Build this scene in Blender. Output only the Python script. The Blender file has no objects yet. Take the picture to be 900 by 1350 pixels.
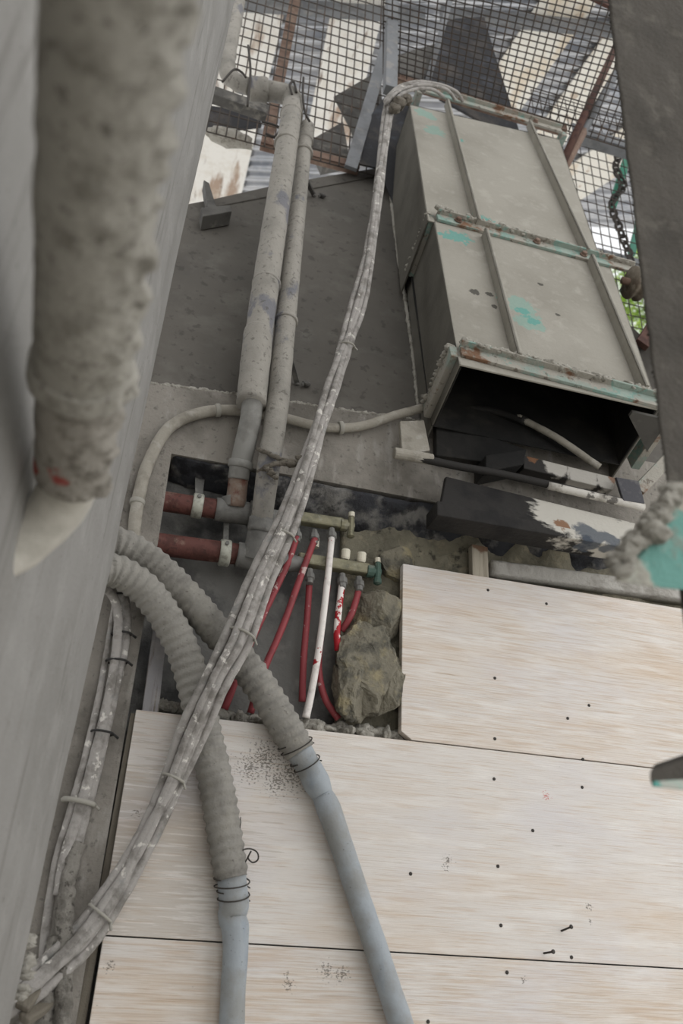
import bpy, bmesh, math, random
from mathutils import Vector, Matrix, noise
from math import pi, sin, cos, radians as R
random.seed(7)
C = bpy.context.scene.collection
V = Vector
# ------------------------------------------------------------------ camera calibration
TH, YAW, RO, FPX, D, ZC = R(28.724), R(14.038), R(2.917), 1110.0, 2.1022, 1.6
_h = V((sin(YAW), cos(YAW), 0)); _z = V((0, 0, 1))
FW = _h*cos(TH) + _z*sin(TH)
_r0 = V((cos(YAW), -sin(YAW), 0)); _u0 = -_h*sin(TH) + _z*cos(TH)
RT = _r0*cos(RO) + _u0*sin(RO); UP = -_r0*sin(RO) + _u0*cos(RO)
CAM = V((0, -D, ZC))
def ray(px, py): return FW*FPX + RT*(px-450) - UP*(py-675)
def at(px, py, Y):
    r = ray(px, py); return CAM + r*((Y+D)/r.y)
def at_z(px, py, z):
    r = ray(px, py); return CAM + r*((z-ZC)/r.z)
def on_plane(px, py, o, n):
    r = ray(px, py); return CAM + r*((o-CAM).dot(n)/r.dot(n))
cam = bpy.data.objects.new('camera', bpy.data.cameras.new('camera')); C.objects.link(cam)
m4 = Matrix((RT, UP, -FW)).transposed().to_4x4(); m4.translation = CAM
cam.matrix_world = m4
cd = cam.data; cd.sensor_fit = 'VERTICAL'; cd.sensor_height = 36; cd.sensor_width = 24
cd.lens = FPX/1350*36; cd.clip_start = .02; cd.clip_end = 200
cd.dof.use_dof = True; cd.dof.focus_distance = 2.35; cd.dof.aperture_fstop = 3.4
bpy.context.scene.camera = cam

# ------------------------------------------------------------------ materials
def lin(c):
    f = lambda v: v/12.92 if v <= .04045 else ((v+.055)/1.055)**2.4
    return tuple(f(x/255) for x in c)+(1,)
def MAT(name, base, layers=(), rough=.85, metal=0, bump=.15, bscale=60, spec=.3, stretch=(1, 1, 1), rot=(0, 0, 0)):
    """base colour, then layers (colour, mask, amount) mixed over it; mask: ('n',scale,lo,hi[,stretch]) or ('p',[(point,radius)],noise)"""
    m = bpy.data.materials.new(name); m.use_nodes = True
    nt = m.node_tree; N = nt.nodes; L = nt.links
    b = N['Principled BSDF']; geo = N.new('ShaderNodeNewGeometry')
    b.inputs['Roughness'].default_value = rough; b.inputs['Metallic'].default_value = metal
    b.inputs['Specular IOR Level'].default_value = spec
    def mapped(st, rt=(0, 0, 0)):
        if st == (1, 1, 1): return geo.outputs['Position']
        a = N.new('ShaderNodeMapping'); a.inputs['Scale'].default_value = st; a.inputs['Rotation'].default_value = rt
        L.new(geo.outputs['Position'], a.inputs['Vector']); return a.outputs['Vector']
    def ntex(sc, st=(1, 1, 1), det=6, rt=(0, 0, 0), ro=.6):
        t = N.new('ShaderNodeTexNoise'); t.inputs['Scale'].default_value = sc; t.inputs['Detail'].default_value = det
        t.inputs['Roughness'].default_value = ro
        L.new(mapped(st, rt), t.inputs['Vector']); return t.outputs['Fac']
    def mth(op, a, c=None):
        n = N.new('ShaderNodeMath'); n.operation = op
        for i, s in enumerate((a, c)):
            if s is None: continue
            if isinstance(s, (int, float)): n.inputs[i].default_value = s
            else: L.new(s, n.inputs[i])
        return n.outputs[0]
    def rng(s, lo, hi):
        n = N.new('ShaderNodeMapRange'); n.inputs[1].default_value = lo; n.inputs[2].default_value = hi
        L.new(s, n.inputs[0]); return n.outputs[0]
    col = None
    base_rgb = N.new('ShaderNodeRGB'); base_rgb.outputs[0].default_value = lin(base); col = base_rgb.outputs[0]
    for ly in layers:
        c, mk, amt = ly
        if mk[0] == 'n':
            k_ = 1 if name.startswith('whitewashed') else 1.3
            mk = (mk[0], mk[1], .5+(mk[2]-.5)/k_, .5+(mk[3]-.5)/k_)+tuple(mk[4:])
            s = rng(ntex(mk[1], mk[4] if len(mk) > 4 else (1, 1, 1), 7, mk[5] if len(mk) > 5 else (0, 0, 0)), mk[2], mk[3])
        else:
            s = None
            for p, r in mk[1]:
                d = N.new('ShaderNodeVectorMath'); d.operation = 'DISTANCE'
                L.new(geo.outputs['Position'], d.inputs[0]); d.inputs[1].default_value = p
                q = mth('DIVIDE', d.outputs['Value'], r)
                s = q if s is None else mth('MINIMUM', s, q)
            nz = ntex(mk[3] if len(mk) > 3 else 45, mk[4] if len(mk) > 4 else (1, 1, 1))
            s = mth('ADD', s, mth('MULTIPLY', mth('SUBTRACT', nz, .5), mk[2]))
            if len(mk) > 5: s = mth('ADD', s, mk[5])
            s = rng(s, 1.08, .88)
        s = mth('MULTIPLY', s, amt)
        mx = N.new('ShaderNodeMixRGB'); L.new(s, mx.inputs[0]); L.new(col, mx.inputs[1]); mx.inputs[2].default_value = lin(c)
        col = mx.outputs[0]
    L.new(col, b.inputs['Base Color'])
    if bump:
        bp = N.new('ShaderNodeBump'); bp.inputs['Strength'].default_value = bump; bp.inputs['Distance'].default_value = .01
        L.new(ntex(bscale, stretch, 8, rot, .65), bp.inputs['Height']); L.new(bp.outputs['Normal'], b.inputs['Normal'])
    return m

# ------------------------------------------------------------------ object helpers
def tag(o, label=None, cat=None, group=None, kind=None):
    for k, v in (('label', label), ('category', cat), ('group', group), ('kind', kind)):
        if v: o[k] = v
    return o
def thing(name, label, cat, loc, group=None):
    o = bpy.data.objects.new(name, None); C.objects.link(o); o.location = loc; o.empty_display_size = .05
    return tag(o, label, cat, group)
def wloc(o):
    p = V(o.location)
    while o.parent: o = o.parent; p += V(o.location)
    return p
def obj(name, bm, mat, parent=None, smooth=False, bevel=0, label=None):
    """bmesh in world coordinates -> one linked mesh object whose origin sits in its own geometry"""
    if len(bm.verts) == 0: raise ValueError(name)
    bmesh.ops.recalc_face_normals(bm, faces=bm.faces[:])
    lo = V([min(v.co[i] for v in bm.verts) for i in range(3)]); hi = V([max(v.co[i] for v in bm.verts) for i in range(3)])
    c = (lo+hi)/2
    bmesh.ops.translate(bm, verts=bm.verts[:], vec=-c)
    me = bpy.data.meshes.new(name); bm.to_mesh(me); bm.free()
    o = bpy.data.objects.new(name, me); C.objects.link(o)
    o.location = c - (wloc(parent) if parent else V((0, 0, 0)))
    if parent: o.parent = parent
    me.materials.append(mat)
    if smooth:
        for p in me.polygons: p.use_smooth = True
    if bevel:
        b = o.modifiers.new('bevel', 'BEVEL'); b.width = bevel; b.segments = 2; b.limit_method = 'ANGLE'
    if label: o['label'] = label
    return o
def BM(): return bmesh.new()
def hexa(bm, a, b, c, d, off):
    """prism of quad a,b,c,d and the same quad moved by off (vector or 4 vectors)"""
    q = [V(p) for p in (a, b, c, d)]
    o = off if isinstance(off, list) else [off]*4
    v = [bm.verts.new(p) for p in q]+[bm.verts.new(p+V(k)) for p, k in zip(q, o)]
    bm.faces.new(v[:4]); bm.faces.new(v[7:3:-1])
    for i in range(4): bm.faces.new((v[i], v[i+4], v[(i+1) % 4+4], v[(i+1) % 4]))
def poly(bm, pts, off):
    a = [bm.verts.new(V(p)) for p in pts]; b = [bm.verts.new(V(p)+V(off)) for p in pts]; n = len(a)
    bm.faces.new(a); bm.faces.new(b[::-1])
    for i in range(n): bm.faces.new((a[i], b[i], b[(i+1) % n], a[(i+1) % n]))
def bar(bm, p, q, w, t, side=None):
    """rectangular bar from p to q, w wide along 'side', t thick"""
    p, q = V(p), V(q); d = (q-p).normalized(); s = V(side) if side else V((1, 0, 0))
    s = (s-d*s.dot(d)).normalized(); n = d.cross(s)
    a = [p+s*i*w/2+n*j*t/2 for i, j in ((-1, -1), (1, -1), (1, 1), (-1, 1))]
    hexa(bm, *a, q-p)
def angle_bar(bm, p, q, w, t, side, up):
    """L profile: two legs"""
    p, q, side, up = V(p), V(q), V(side).normalized(), V(up).normalized()
    hexa(bm, p, p+side*w, p+side*w+up*t, p+up*t, q-p)
    hexa(bm, p, p+side*t, p+side*t+up*w, p+up*w, q-p)
def smooth_path(pts, n=10):
    """Catmull-Rom through (Vector, radius)"""
    P = [(V(p), r) for p, r in pts]
    if len(P) == 2:
        return [(P[0][0].lerp(P[1][0], i/n), P[0][1]+(P[1][1]-P[0][1])*i/n) for i in range(n+1)]
    P = [(P[0][0]*2-P[1][0], P[0][1])]+P+[(P[-1][0]*2-P[-2][0], P[-1][1])]
    out = []
    for i in range(1, len(P)-2):
        a, b, c, d = (P[i+k] for k in (-1, 0, 1, 2))
        for k in range(n):
            t = k/n
            f = lambda x, y, z, w: .5*(2*y+(z-x)*t+(2*x-5*y+4*z-w)*t*t+(3*y-x-3*z+w)*t**3)
            out.append((f(a[0], b[0], c[0], d[0]), b[1]+(c[1]-b[1])*t))
    out.append(P[-2]); return out
def resample(path, step):
    out = [path[0]]; acc = 0
    for (p, r), (q, s) in zip(path, path[1:]):
        L = (q-p).length
        if L < 1e-9: continue
        x = step-acc
        while x <= L:
            out.append((p.lerp(q, x/L), r+(s-r)*x/L)); x += step
        acc = L-(x-step)
    return out
def tube(bm, path, seg=12, fn=None, cap=True, flat=None):
    """swept tube; fn(i, angle, point)->radius multiplier"""
    n = len(path); rings = []; s = None; dist = 0
    for i, (p, r) in enumerate(path):
        d = (path[min(i+1, n-1)][0]-path[max(i-1, 0)][0]).normalized()
        if s is None:
            s = V((1, 0, 0)) if abs(d.x) < .8 else V((0, 1, 0))
        s = (s-d*s.dot(d)).normalized(); u = d.cross(s)
        if i: dist += (p-path[i-1][0]).length
        ring = []
        for k in range(seg):
            a = 2*pi*k/seg; o = s*cos(a)+u*sin(a)
            if flat:
                fv, fa = flat; c = o.dot(fv); o = o - fv*c*(1-fa) + 0*o
            rr = r*(fn(dist, a, p+o*r) if fn else 1)
            ring.append(bm.verts.new(p+o*rr))
        rings.append(ring)
    for A, B in zip(rings, rings[1:]):
        for k in range(seg): bm.faces.new((A[k], A[(k+1) % seg], B[(k+1) % seg], B[k]))
    if cap: bm.faces.new(rings[0][::-1]); bm.faces.new(rings[-1])
    return rings
def pxtube(bm, pts, n=8, seg=12, fn=None, step=None, flat=None):
    """pts (px,py,Y,radius_m)"""
    p = smooth_path([(at(a, b, c), r) for a, b, c, r in pts], n)
    if step: p = resample(p, step)
    tube(bm, p, seg, fn, flat=flat); return p
def ring(bm, p, d, r, w, seg=18, r2=None):
    """collar of radius r and length w about point p, axis d"""
    d = V(d).normalized(); r2 = r2 or r
    tube(bm, [(p-d*w/2, r*.94), (p-d*w*.4, r), (p+d*w*.4, r2), (p+d*w/2, r2*.94)], seg)
def lathe(bm, o, axis, prof, seg=24):
    a = V(axis).normalized(); tube(bm, [(o+a*h, r) for h, r in prof], seg)
def wire(bm, p, q, r):
    tube(bm, [(V(p), r), (V(q), r)], 5)
def lump(bm, c, rad, seed=0, amt=.35, sub=3, fr=1.6, sharp=False):
    t = bmesh.ops.create_icosphere(bm, subdivisions=sub, radius=1)
    c = V(c)
    for v in t['verts']:
        q = v.co*fr+V((seed*3.7, seed*1.3, seed*.7))
        k = 1+amt*noise.noise(q)+amt*.5*noise.noise(q*2.3)+amt*.3*noise.noise(q*5.1)
        if sharp: k += amt*.5*(noise.cell(q*1.5)-.5)
        v.co = c+V((v.co.x*rad[0], v.co.y*rad[1], v.co.z*rad[2]))*k
def crust(bm, p, q, r, n, seed=0, nrm=None, sub=2):
    rs = random.Random(seed); p, q = V(p), V(q)
    for i in range(n):
        t = (i+rs.random())/n; s = r*rs.uniform(.45, 1.15)
        c = p.lerp(q, t)+V([rs.uniform(-1, 1)*r*.5 for _ in range(3)])
        lump(bm, c, (s*rs.uniform(.8, 1.6), s*rs.uniform(.6, 1), s*rs.uniform(.5, .9)), seed*10+i, .45, sub)
def grid_quad(bm, a, b, c, d, nu, nv, disp=None, nrm=None, off=None):
    """subdivided quad a,b (top) d,c (bottom), optionally displaced"""
    a, b, c, d = V(a), V(b), V(c), V(d); g = []
    for j in range(nv+1):
        row = []
        for i in range(nu+1):
            p = a.lerp(b, i/nu).lerp(d.lerp(c, i/nu), j/nv)
            if disp: p = p+nrm*disp(p)
            row.append(bm.verts.new(p))
        g.append(row)
    for j in range(nv):
        for i in range(nu): bm.faces.new((g[j][i], g[j][i+1], g[j+1][i+1], g[j+1][i]))
    if off is not None:
        h = [[bm.verts.new(V(x.co)+V(off)) if (i in (0, nu) or j in (0, nv)) else None for i, x in enumerate(rw)] for j, rw in enumerate(g)]
        edge = [(0, i) for i in range(nu+1)]+[(j, nu) for j in range(1, nv+1)]+[(nv, i) for i in range(nu-1, -1, -1)]+[(j, 0) for j in range(nv-1, 0, -1)]
        n = len(edge)
        for k in range(n):
            (j0, i0), (j1, i1) = edge[k], edge[(k+1) % n]
            bm.faces.new((g[j0][i0], h[j0][i0], h[j1][i1], g[j1][i1]))
        bm.faces.new([h[j][i] for j, i in edge][::-1])
fbm = lambda p, s, o=4: sum(noise.noise(V(p)*s*2**k)/2**k for k in range(o))
# ------------------------------------------------------------------ chute frame (leans out of the wall by PHI)
PHI = R(16.7); CA = V((0, sin(PHI), cos(PHI))); CN = V((0, -cos(PHI), sin(PHI))); CE = V((1, 0, 0))
CO = at(603, 467, -.28)
def ch(px, py, w=0): return on_plane(px, py, CO+CN*w, CN)
CHD = .325                                           # depth of the chute back to the silo plate

# ------------------------------------------------------------------ material library
concrete_pale = MAT('pale_concrete', (140, 138, 134), [((122, 120, 115), ('n', 3, .4, .75), .7), ((158, 156, 152), ('n', 9, .5, .75), .5), ((74, 71, 66), ('n', 150, .70, .76, (1, 1, .4)), .8), ((104, 101, 96), ('n', 30, .6, .7, (1, 1, .07)), .5)], .9, bump=.3, bscale=110)
concrete = MAT('dusty_concrete', (138, 133, 125), [((104, 100, 93), ('n', 4, .46, .64), .85), ((166, 162, 155), ('n', 9, .56, .7, (1.6, 1, .5)), .7), ((80, 77, 72), ('n', 55, .6, .7), .55)], .95, bump=.5, bscale=70)
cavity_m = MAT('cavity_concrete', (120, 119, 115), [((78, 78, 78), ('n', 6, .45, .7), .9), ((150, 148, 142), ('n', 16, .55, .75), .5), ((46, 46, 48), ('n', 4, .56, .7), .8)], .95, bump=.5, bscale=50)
bitumen = MAT('black_bitumen', (58, 59, 63), [((128, 126, 122), ('n', 9, .52, .68), .9), ((28, 28, 31), ('n', 14, .53, .64), .8)], .8, bump=.6, bscale=60)
rubble_m = MAT('rubble_mortar', (136, 131, 114), [((98, 95, 84), ('n', 9, .46, .66), .9), ((166, 158, 136), ('n', 18, .54, .72), .8), ((62, 60, 55), ('n', 26, .6, .7), .8)], .95, bump=1, bscale=45)
rock_m = MAT('rough_rock', (122, 117, 103), [((84, 82, 74), ('n', 14, .48, .64), .9), ((152, 142, 112), ('n', 10, .56, .68), .8), ((56, 54, 50), ('n', 34, .6, .7), .5)], .95, bump=.8, bscale=40)
silo_m = MAT('cement_coated_plate', (94, 90, 84), [((84, 81, 76), ('n', 3, .42, .7), .8), ((112, 109, 102), ('n', 8, .52, .75), .5), ((62, 60, 56), ('n', 26, .62, .68), .5)], .9, bump=.12, bscale=120)
TEAL = (86, 146, 137); RUST = (112, 78, 54)
def tp(lst): return [(ch(x, y), r) for x, y, r in lst]
chute_m = MAT('cement_dusted_steel', (150, 146, 136), [((134, 130, 120), ('n', 4, .42, .7), .8), ((166, 162, 152), ('n', 16, .54, .74), .6),
    ((104, 160, 148), ('p', tp([(688, 405, .06), (697, 425, .05), (560, 150, .05), (572, 172, .05)]), 3.2, 30), .45),
    (TEAL, ('p', tp([(605, 184, .022), (622, 262, .016), (636, 290, .034), (650, 296, .02), (605, 313, .04), (590, 310, .03), (690, 412, .025), (703, 424, .02)]), 3.6, 45), .8),
    ((62, 60, 54), ('p', tp([(626, 385, .018), (645, 388, .014), (630, 282, .01), (650, 297, .012), (652, 404, .012), (712, 375, .01), (735, 415, .008)]), 2.4, 60), .85)], .9, bump=.25, bscale=70)
chute_side_shaded = MAT('cement_dusted_side_shaded', (98, 95, 87), [((82, 79, 72), ('n', 5, .45, .7), .8)], .92, bump=.2)  # same dusted steel as the front; side shade put into a darker base colour
flange_m = MAT('worn_flange', (154, 150, 140), [((124, 150, 142), ('n', 9, .54, .66), .6), (TEAL, ('n', 8, .57, .62), .9), (RUST, ('n', 6, .58, .64), .9), ((70, 52, 42), ('n', 40, .62, .7), .6), ((168, 164, 154), ('n', 8, .58, .66), .6)], .85, bump=.5, bscale=80)
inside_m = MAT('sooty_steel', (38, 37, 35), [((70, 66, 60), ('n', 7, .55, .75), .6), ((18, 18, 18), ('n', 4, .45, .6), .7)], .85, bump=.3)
crust_m = MAT('mortar_crust', (170, 166, 156), [((130, 126, 116), ('n', 30, .5, .7), .8), ((92, 88, 80), ('n', 80, .6, .72), .7)], .97, bump=.9, bscale=110)
pipe_m = MAT('dusty_grey_pipe', (146, 142, 134), [((124, 121, 114), ('n', 8, .45, .7), .8), ((96, 98, 108), ('n', 9, .6, .68, (1, 1, .6)), .7), ((84, 80, 74), ('n', 60, .6, .68), .6)], .85, bump=.35, bscale=90)
pipe_clean = MAT('grey_plastic_pipe', (132, 131, 126), [((106, 104, 99), ('n', 14, .5, .68), .7)], .6, bump=.15)
pipe_rusty = MAT('rust_stained_pipe', (126, 108, 96), [((96, 50, 38), ('n', 16, .5, .64), .8), ((140, 132, 122), ('n', 24, .54, .68), .7)], .75, bump=.3)
galv = MAT('dull_galvanised_fitting', (120, 119, 115), [((92, 91, 88), ('n', 18, .48, .68), .7), ((150, 148, 142), ('n', 30, .58, .7), .5)], .65, metal=.15, bump=.2)
red_pipe = MAT('red_painted_rusty_pipe', (96, 60, 54), [((74, 46, 40), ('n', 24, .48, .62), .8), ((128, 104, 92), ('n', 20, .56, .68), .7), ((62, 44, 38), ('n', 60, .58, .66), .7)], .7, bump=.3)
clamp_m = MAT('zinc_clamp', (178, 178, 166), [((128, 126, 116), ('n', 40, .5, .65), .7)], .5, metal=.3, bump=.1)
brass = MAT('tarnished_brass', (128, 124, 102), [((96, 94, 80), ('n', 24, .48, .66), .8), ((150, 148, 134), ('n', 40, .56, .7), .6)], .5, metal=.35, bump=.2)
cap_m = MAT('ivory_plastic_cap', (214, 208, 190), [((170, 164, 146), ('n', 50, .55, .7), .6)], .5, bump=.05)
green_m = MAT('green_valve', (70, 92, 82), [((120, 122, 112), ('n', 40, .52, .66), .7)], .6, bump=.2)
red_tube = MAT('red_plastic_tube', (142, 64, 68), [((112, 54, 56), ('n', 14, .5, .66), .6), ((190, 170, 164), ('n', 34, .64, .68), .9)], .5, bump=.1)
white_tube = MAT('white_splashed_tube', (222, 216, 210), [((180, 174, 168), ('n', 30, .52, .68), .6), ((160, 36, 44), ('n', 24, .655, .68), 1)], .6, bump=.15)
mixed_tube = MAT('red_tube_with_white_paint', (226, 220, 214), [((164, 32, 42), ('n', 21, .52, .54), 1)], .55, bump=.1)
hose_m = MAT('dusty_corrugated_hose', (143, 140, 133), [((116, 113, 107), ('n', 12, .46, .7), .8), ((154, 150, 140), ('n', 20, .54, .76), .5), ((84, 80, 74), ('n', 90, .66, .74), .6)], .95, bump=.6, bscale=110)
sleeve_m = MAT('blue_grey_layflat_hose', (150, 156, 160), [((134, 134, 130), ('n', 9, .46, .66), .8), ((116, 128, 140), ('n', 12, .6, .74, (1, 1, .3)), .5), ((86, 84, 80), ('n', 120, .69, .75), .6)], .7, bump=.2)
cable_m = MAT('mortar_dusted_cable', (156, 152, 147), [((112, 108, 102), ('n', 24, .46, .66), .85), ((212, 208, 200), ('n', 38, .63, .69), .8), ((118, 120, 118), ('n', 20, .62, .72), .5)], .85, bump=.45, bscale=120)
cable_crust = MAT('crusted_cable', (142, 138, 130), [((106, 102, 95), ('n', 30, .46, .68), .9), ((76, 72, 66), ('n', 80, .6, .68), .8)], .97, bump=1, bscale=130)
conduit_m = MAT('dusty_conduit', (152, 147, 136), [((126, 121, 111), ('n', 16, .47, .68), .8), ((172, 168, 160), ('n', 30, .56, .7), .5)], .9, bump=.35, bscale=100)
tie_m = MAT('black_cable_tie', (44, 43, 42), [((90, 87, 80), ('n', 60, .55, .7), .6)], .6, bump=.05)
tie_pale = MAT('pale_cable_tie', (150, 147, 138), [], .7, bump=.1)
twine = MAT('crusted_wire', (112, 106, 96), [((80, 75, 68), ('n', 80, .5, .66), .8)], .95, bump=.8, bscale=120)
wire_dark = MAT('dark_wire', (62, 58, 54), [], .6, metal=.3, bump=0)
mesh_m = MAT('dusty_wire_mesh', (68, 62, 57), [((100, 82, 68), ('n', 12, .55, .7), .5)], .75, metal=.2, bump=0)
rust_m = MAT('rusted_steel', (122, 102, 90), [((96, 74, 62), ('n', 12, .48, .64), .8), ((150, 132, 114), ('n', 20, .56, .7), .6)], .85, bump=.35)
rust_dark = MAT('dark_rust', (86, 62, 54), [((62, 44, 40), ('n', 18, .48, .66), .8)], .8, bump=.3)
steel_grey = MAT('grey_steel_angle', (120, 122, 124), [((98, 98, 98), ('n', 10, .48, .68), .7), ((146, 142, 136), ('n', 18, .57, .7), .5)], .6, metal=.2, bump=.15)
black_sheet = MAT('black_rubber', (48, 48, 50), [((84, 78, 72), ('n', 6, .52, .72), .7), ((70, 74, 82), ('n', 9, .6, .72), .5)], .75, bump=.25)
dark_plate = MAT('dirty_steel_plate', (92, 90, 86), [((64, 62, 60), ('n', 7, .46, .68), .8), ((132, 128, 120), ('n', 12, .58, .7), .6)], .8, bump=.25)
tin = MAT('corrugated_tin', (200, 201, 204), [((150, 156, 166), ('n', 3, .45, .68), .6), ((214, 214, 214), ('n', 20, .56, .72), .5)], .28, metal=.92, bump=.08)
peel = MAT('peeling_white_board', (238, 235, 228), [((156, 124, 98), ('n', 2.6, .56, .68, (2.4, .5, 1)), .8), ((112, 84, 66), ('n', 5, .62, .72, (2.4, .5, 1)), .8), ((216, 208, 194), ('n', 9, .5, .7), .5)], .8, bump=.2)
peel_pale = MAT('pale_cream_board', (238, 234, 224), [((222, 206, 182), ('n', 4, .5, .66, (1.6, .7, 1)), .7), ((176, 150, 122), ('n', 7, .64, .7), .6)], .8, bump=.15)
column_m = MAT('cement_dusted_column', (80, 76, 70), [((62, 59, 54), ('n', 7, .45, .7), .8), ((100, 96, 88), ('n', 18, .56, .72), .6), ((84, 132, 124), ('p', [(at(868, 262, -1.30), .02), (at(862, 330, -1.28), .03)], 2.2, 30), .45)], .95, bump=.6, bscale=90)
teal_m = MAT('turquoise_paint', (80, 150, 140), [((172, 172, 162), ('n', 13, .53, .62), .9), ((104, 186, 172), ('n', 30, .5, .68), .6)], .6, bump=.25)
lip_m = MAT('turquoise_paint_under_mortar', (164, 160, 148), [(TEAL, ('p', [(at(885, 725, -1.35), .05), (at(905, 740, -1.35), .06), (at(870, 735, -1.35), .03)], 1.3, 30), .85), ((172, 176, 166), ('n', 12, .55, .7), .6), ((126, 122, 112), ('n', 30, .55, .68), .6)], .85, bump=.5)
timber = MAT('weathered_batten', (176, 168, 152), [((140, 132, 118), ('n', 9, .48, .68, (8, 1, .4)), .7), ((112, 76, 52), ('p', [(at(633, 718, .02), .03)], 1, 40), .8)], .9, bump=.3, stretch=(4, 1, .3))
timber_blue = MAT('bluish_batten', (168, 166, 168), [((128, 120, 110), ('n', 8, .52, .64, (9, 1, .5)), .9), ((196, 192, 188), ('n', 16, .55, .7), .5)], .9, bump=.3)
timber_grey = MAT('grey_batten', (112, 106, 95), [((88, 82, 73), ('n', 9, .48, .68, (8, 1, .4)), .7)], .95, bump=.4)
nail_m = MAT('dark_nail', (58, 54, 50), [], .6, metal=.4, bump=0)
dish_m = MAT('dusty_pulley', (112, 104, 92), [((84, 72, 60), ('n', 14, .48, .66), .8), ((140, 132, 118), ('n', 30, .56, .7), .5)], .8, bump=.3)
leaf_m = MAT('leaf_green', (178, 206, 96), [((104, 150, 58), ('n', 6, .45, .65), .9), ((190, 208, 120), ('n', 9, .56, .7), .8)], .6, bump=0)
bark_m = MAT('bark', (92, 78, 62), [], .9, bump=.5)
def BOARD(name, tan, spots=(), seed=0):
    ly = [((208, 192, 174), ('n', 2.6, .48-tan, .72-tan, (.55, 1, 3.4), (0, 0, seed)), .75),
          ((190, 164, 136), ('n', 3.1, .52-tan, .66-tan, (2.0, 1, 62)), .5),
          ((166, 144, 122), ('n', 4.0, .57-tan*.7, .66-tan*.7, (1.6, 1, 120)), .45),
          ((228, 224, 218), ('n', 7, .5, .68, (.8, 1, 5)), .6),
          ((206, 203, 206), ('n', 2.2, .5, .7, (1, 1, 2)), .5),
          ((140, 124, 104), ('n', 11, .66, .72, (.35, 1, 9)), .6),
          ((110, 100, 88), ('n', 120, .70, .74), .7)]
    for c, pts, nz, amt in spots: ly.append((c, ('p', pts, 7.5, 150, (1, 1, 1.6), .75) if amt > .5 else ('p', pts, 6, 4, (2, 1, 40), .3), amt))
    return MAT(name, (213, 207, 200), ly, .8, bump=.3, bscale=9, stretch=(1, 1, 40))
board_top = BOARD('whitewashed_board_tan', .045)
mud = (96, 90, 80)
board_mid = BOARD('whitewashed_board_pale', .0, [(mud, [(at(x, y, 0), r) for x, y, r in [(350, 1000, .05), (385, 1020, .05), (330, 1012, .04), (365, 1030, .04), (590, 1135, .016), (587, 1142, .012), (181, 1072, .012), (775, 1195, .012), (778, 1215, .007)]], 3.2, .75),
                         ((190, 84, 72), [(at(720, 1050, 0), .014)], 2.6, .7),
                         ((150, 136, 116), [(at(220, 1085, 0), .2), (at(200, 1190, 0), .16), (at(260, 1120, 0), .1)], 2.6, .3)], 1)
board_low = BOARD('whitewashed_board_streaky', .06, [(mud, [(at(x, y, 0), r) for x, y, r in [(380, 1298, .014), (377, 1285, .008), (450, 1285, .02), (430, 1280, .02), (690, 1292, .01), (145, 1273, .012)]], 3.0, .75)], 2)

# ------------------------------------------------------------------ the setting
struct = lambda o: tag(o, kind='structure')
bm = BM(); hexa(bm, (-2.5, -5, 0), (4, -5, 0), (4, .4, 0), (-2.5, .4, 0), (0, 0, -.1))
struct(obj('floor', bm, MAT('ground', (212, 208, 200), [((186, 182, 174), ('n', 2, .4, .7), .7)], .95)))
# left wall: a pale plastered wall end whose far edge leans slightly, face runs back past the camera
eT = at(323, -60, -.3); eB = at(10, 1370, -.3)
def wl(z, Y, k=0):          # point on the wall face at height z
    t = (z-eB.z)/(eT.z-eB.z); x = eB.x+(eT.x-eB.x)*t
    return V((x+(Y+.3)*.075+k, Y, z))
bm = BM(); prof = []
z0, z1 = 0, 5.2
nv = 130
ys = [(-.3, -.012), (-.303, -.005), (-.312, -.001), (-.33, 0), (-.37, .0), (-.40, .0015), (-.43, .0), (-.46, -.001), (-.49, .001), (-.52, .0015), (-.55, 0), (-.57, -.0015), (-.62, 0), (-.70, -.001), (-.85, 0), (-1.0, 0), (-1.2, 0), (-1.4, 0), (-2.0, 0), (-3.4, 0)]
rows = []
for j in range(nv+1):
    z = z0+(z1-z0)*j/nv; row = []
    for Y, k in ys:
        dd = .004*fbm((Y*2, z, 3), 2.2, 3)+.0022*fbm((Y*16, z*2, 1), 1.5, 3)
        if Y > -.31: dd += .006*fbm((0, z, 9), 9, 3)
        row.append(bm.verts.new(wl(z, Y, k+dd)))
    row.append(bm.verts.new(wl(z, -3.4, -.35))); row.append(bm.verts.new(wl(z, -.3, -.35)))
    rows.append(row)
for A, B in zip(rows, rows[1:]):
    n = len(A)
    for i in range(n): bm.faces.new((A[i], A[(i+1) % n], B[(i+1) % n], B[i]))
bm.faces.new(rows[0]); bm.faces.new(rows[-1][::-1])
struct(obj('wall_left', bm, concrete_pale, smooth=True))
# back wall: concrete sill over the opening and a jamb down its left side, the cavity behind
def up(px, py, Y=0): return at(px, py, Y)
sill = [up(60, 488), up(205, 507), up(330, 523), up(555, 556), up(930, 622), up(1060, 650), up(1060, 752), up(960, 733), up(580, 663), up(404, 630), up(226, 598), up(208, 716), up(192, 806), V((up(90, 1400).x, 0, 0)), V((up(-60, 1400).x-.1, 0, 0))]
bm = BM(); poly(bm, sill, (0, .13, 0))
bmesh.ops.triangulate(bm, faces=bm.faces[:])
struct(obj('wall_back', bm, concrete))
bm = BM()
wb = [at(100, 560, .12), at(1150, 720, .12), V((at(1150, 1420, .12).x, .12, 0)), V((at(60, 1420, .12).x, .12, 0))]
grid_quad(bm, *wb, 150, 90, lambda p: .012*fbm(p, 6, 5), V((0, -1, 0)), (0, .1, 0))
struct(obj('wall_cavity', bm, cavity_m, smooth=True))
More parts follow.
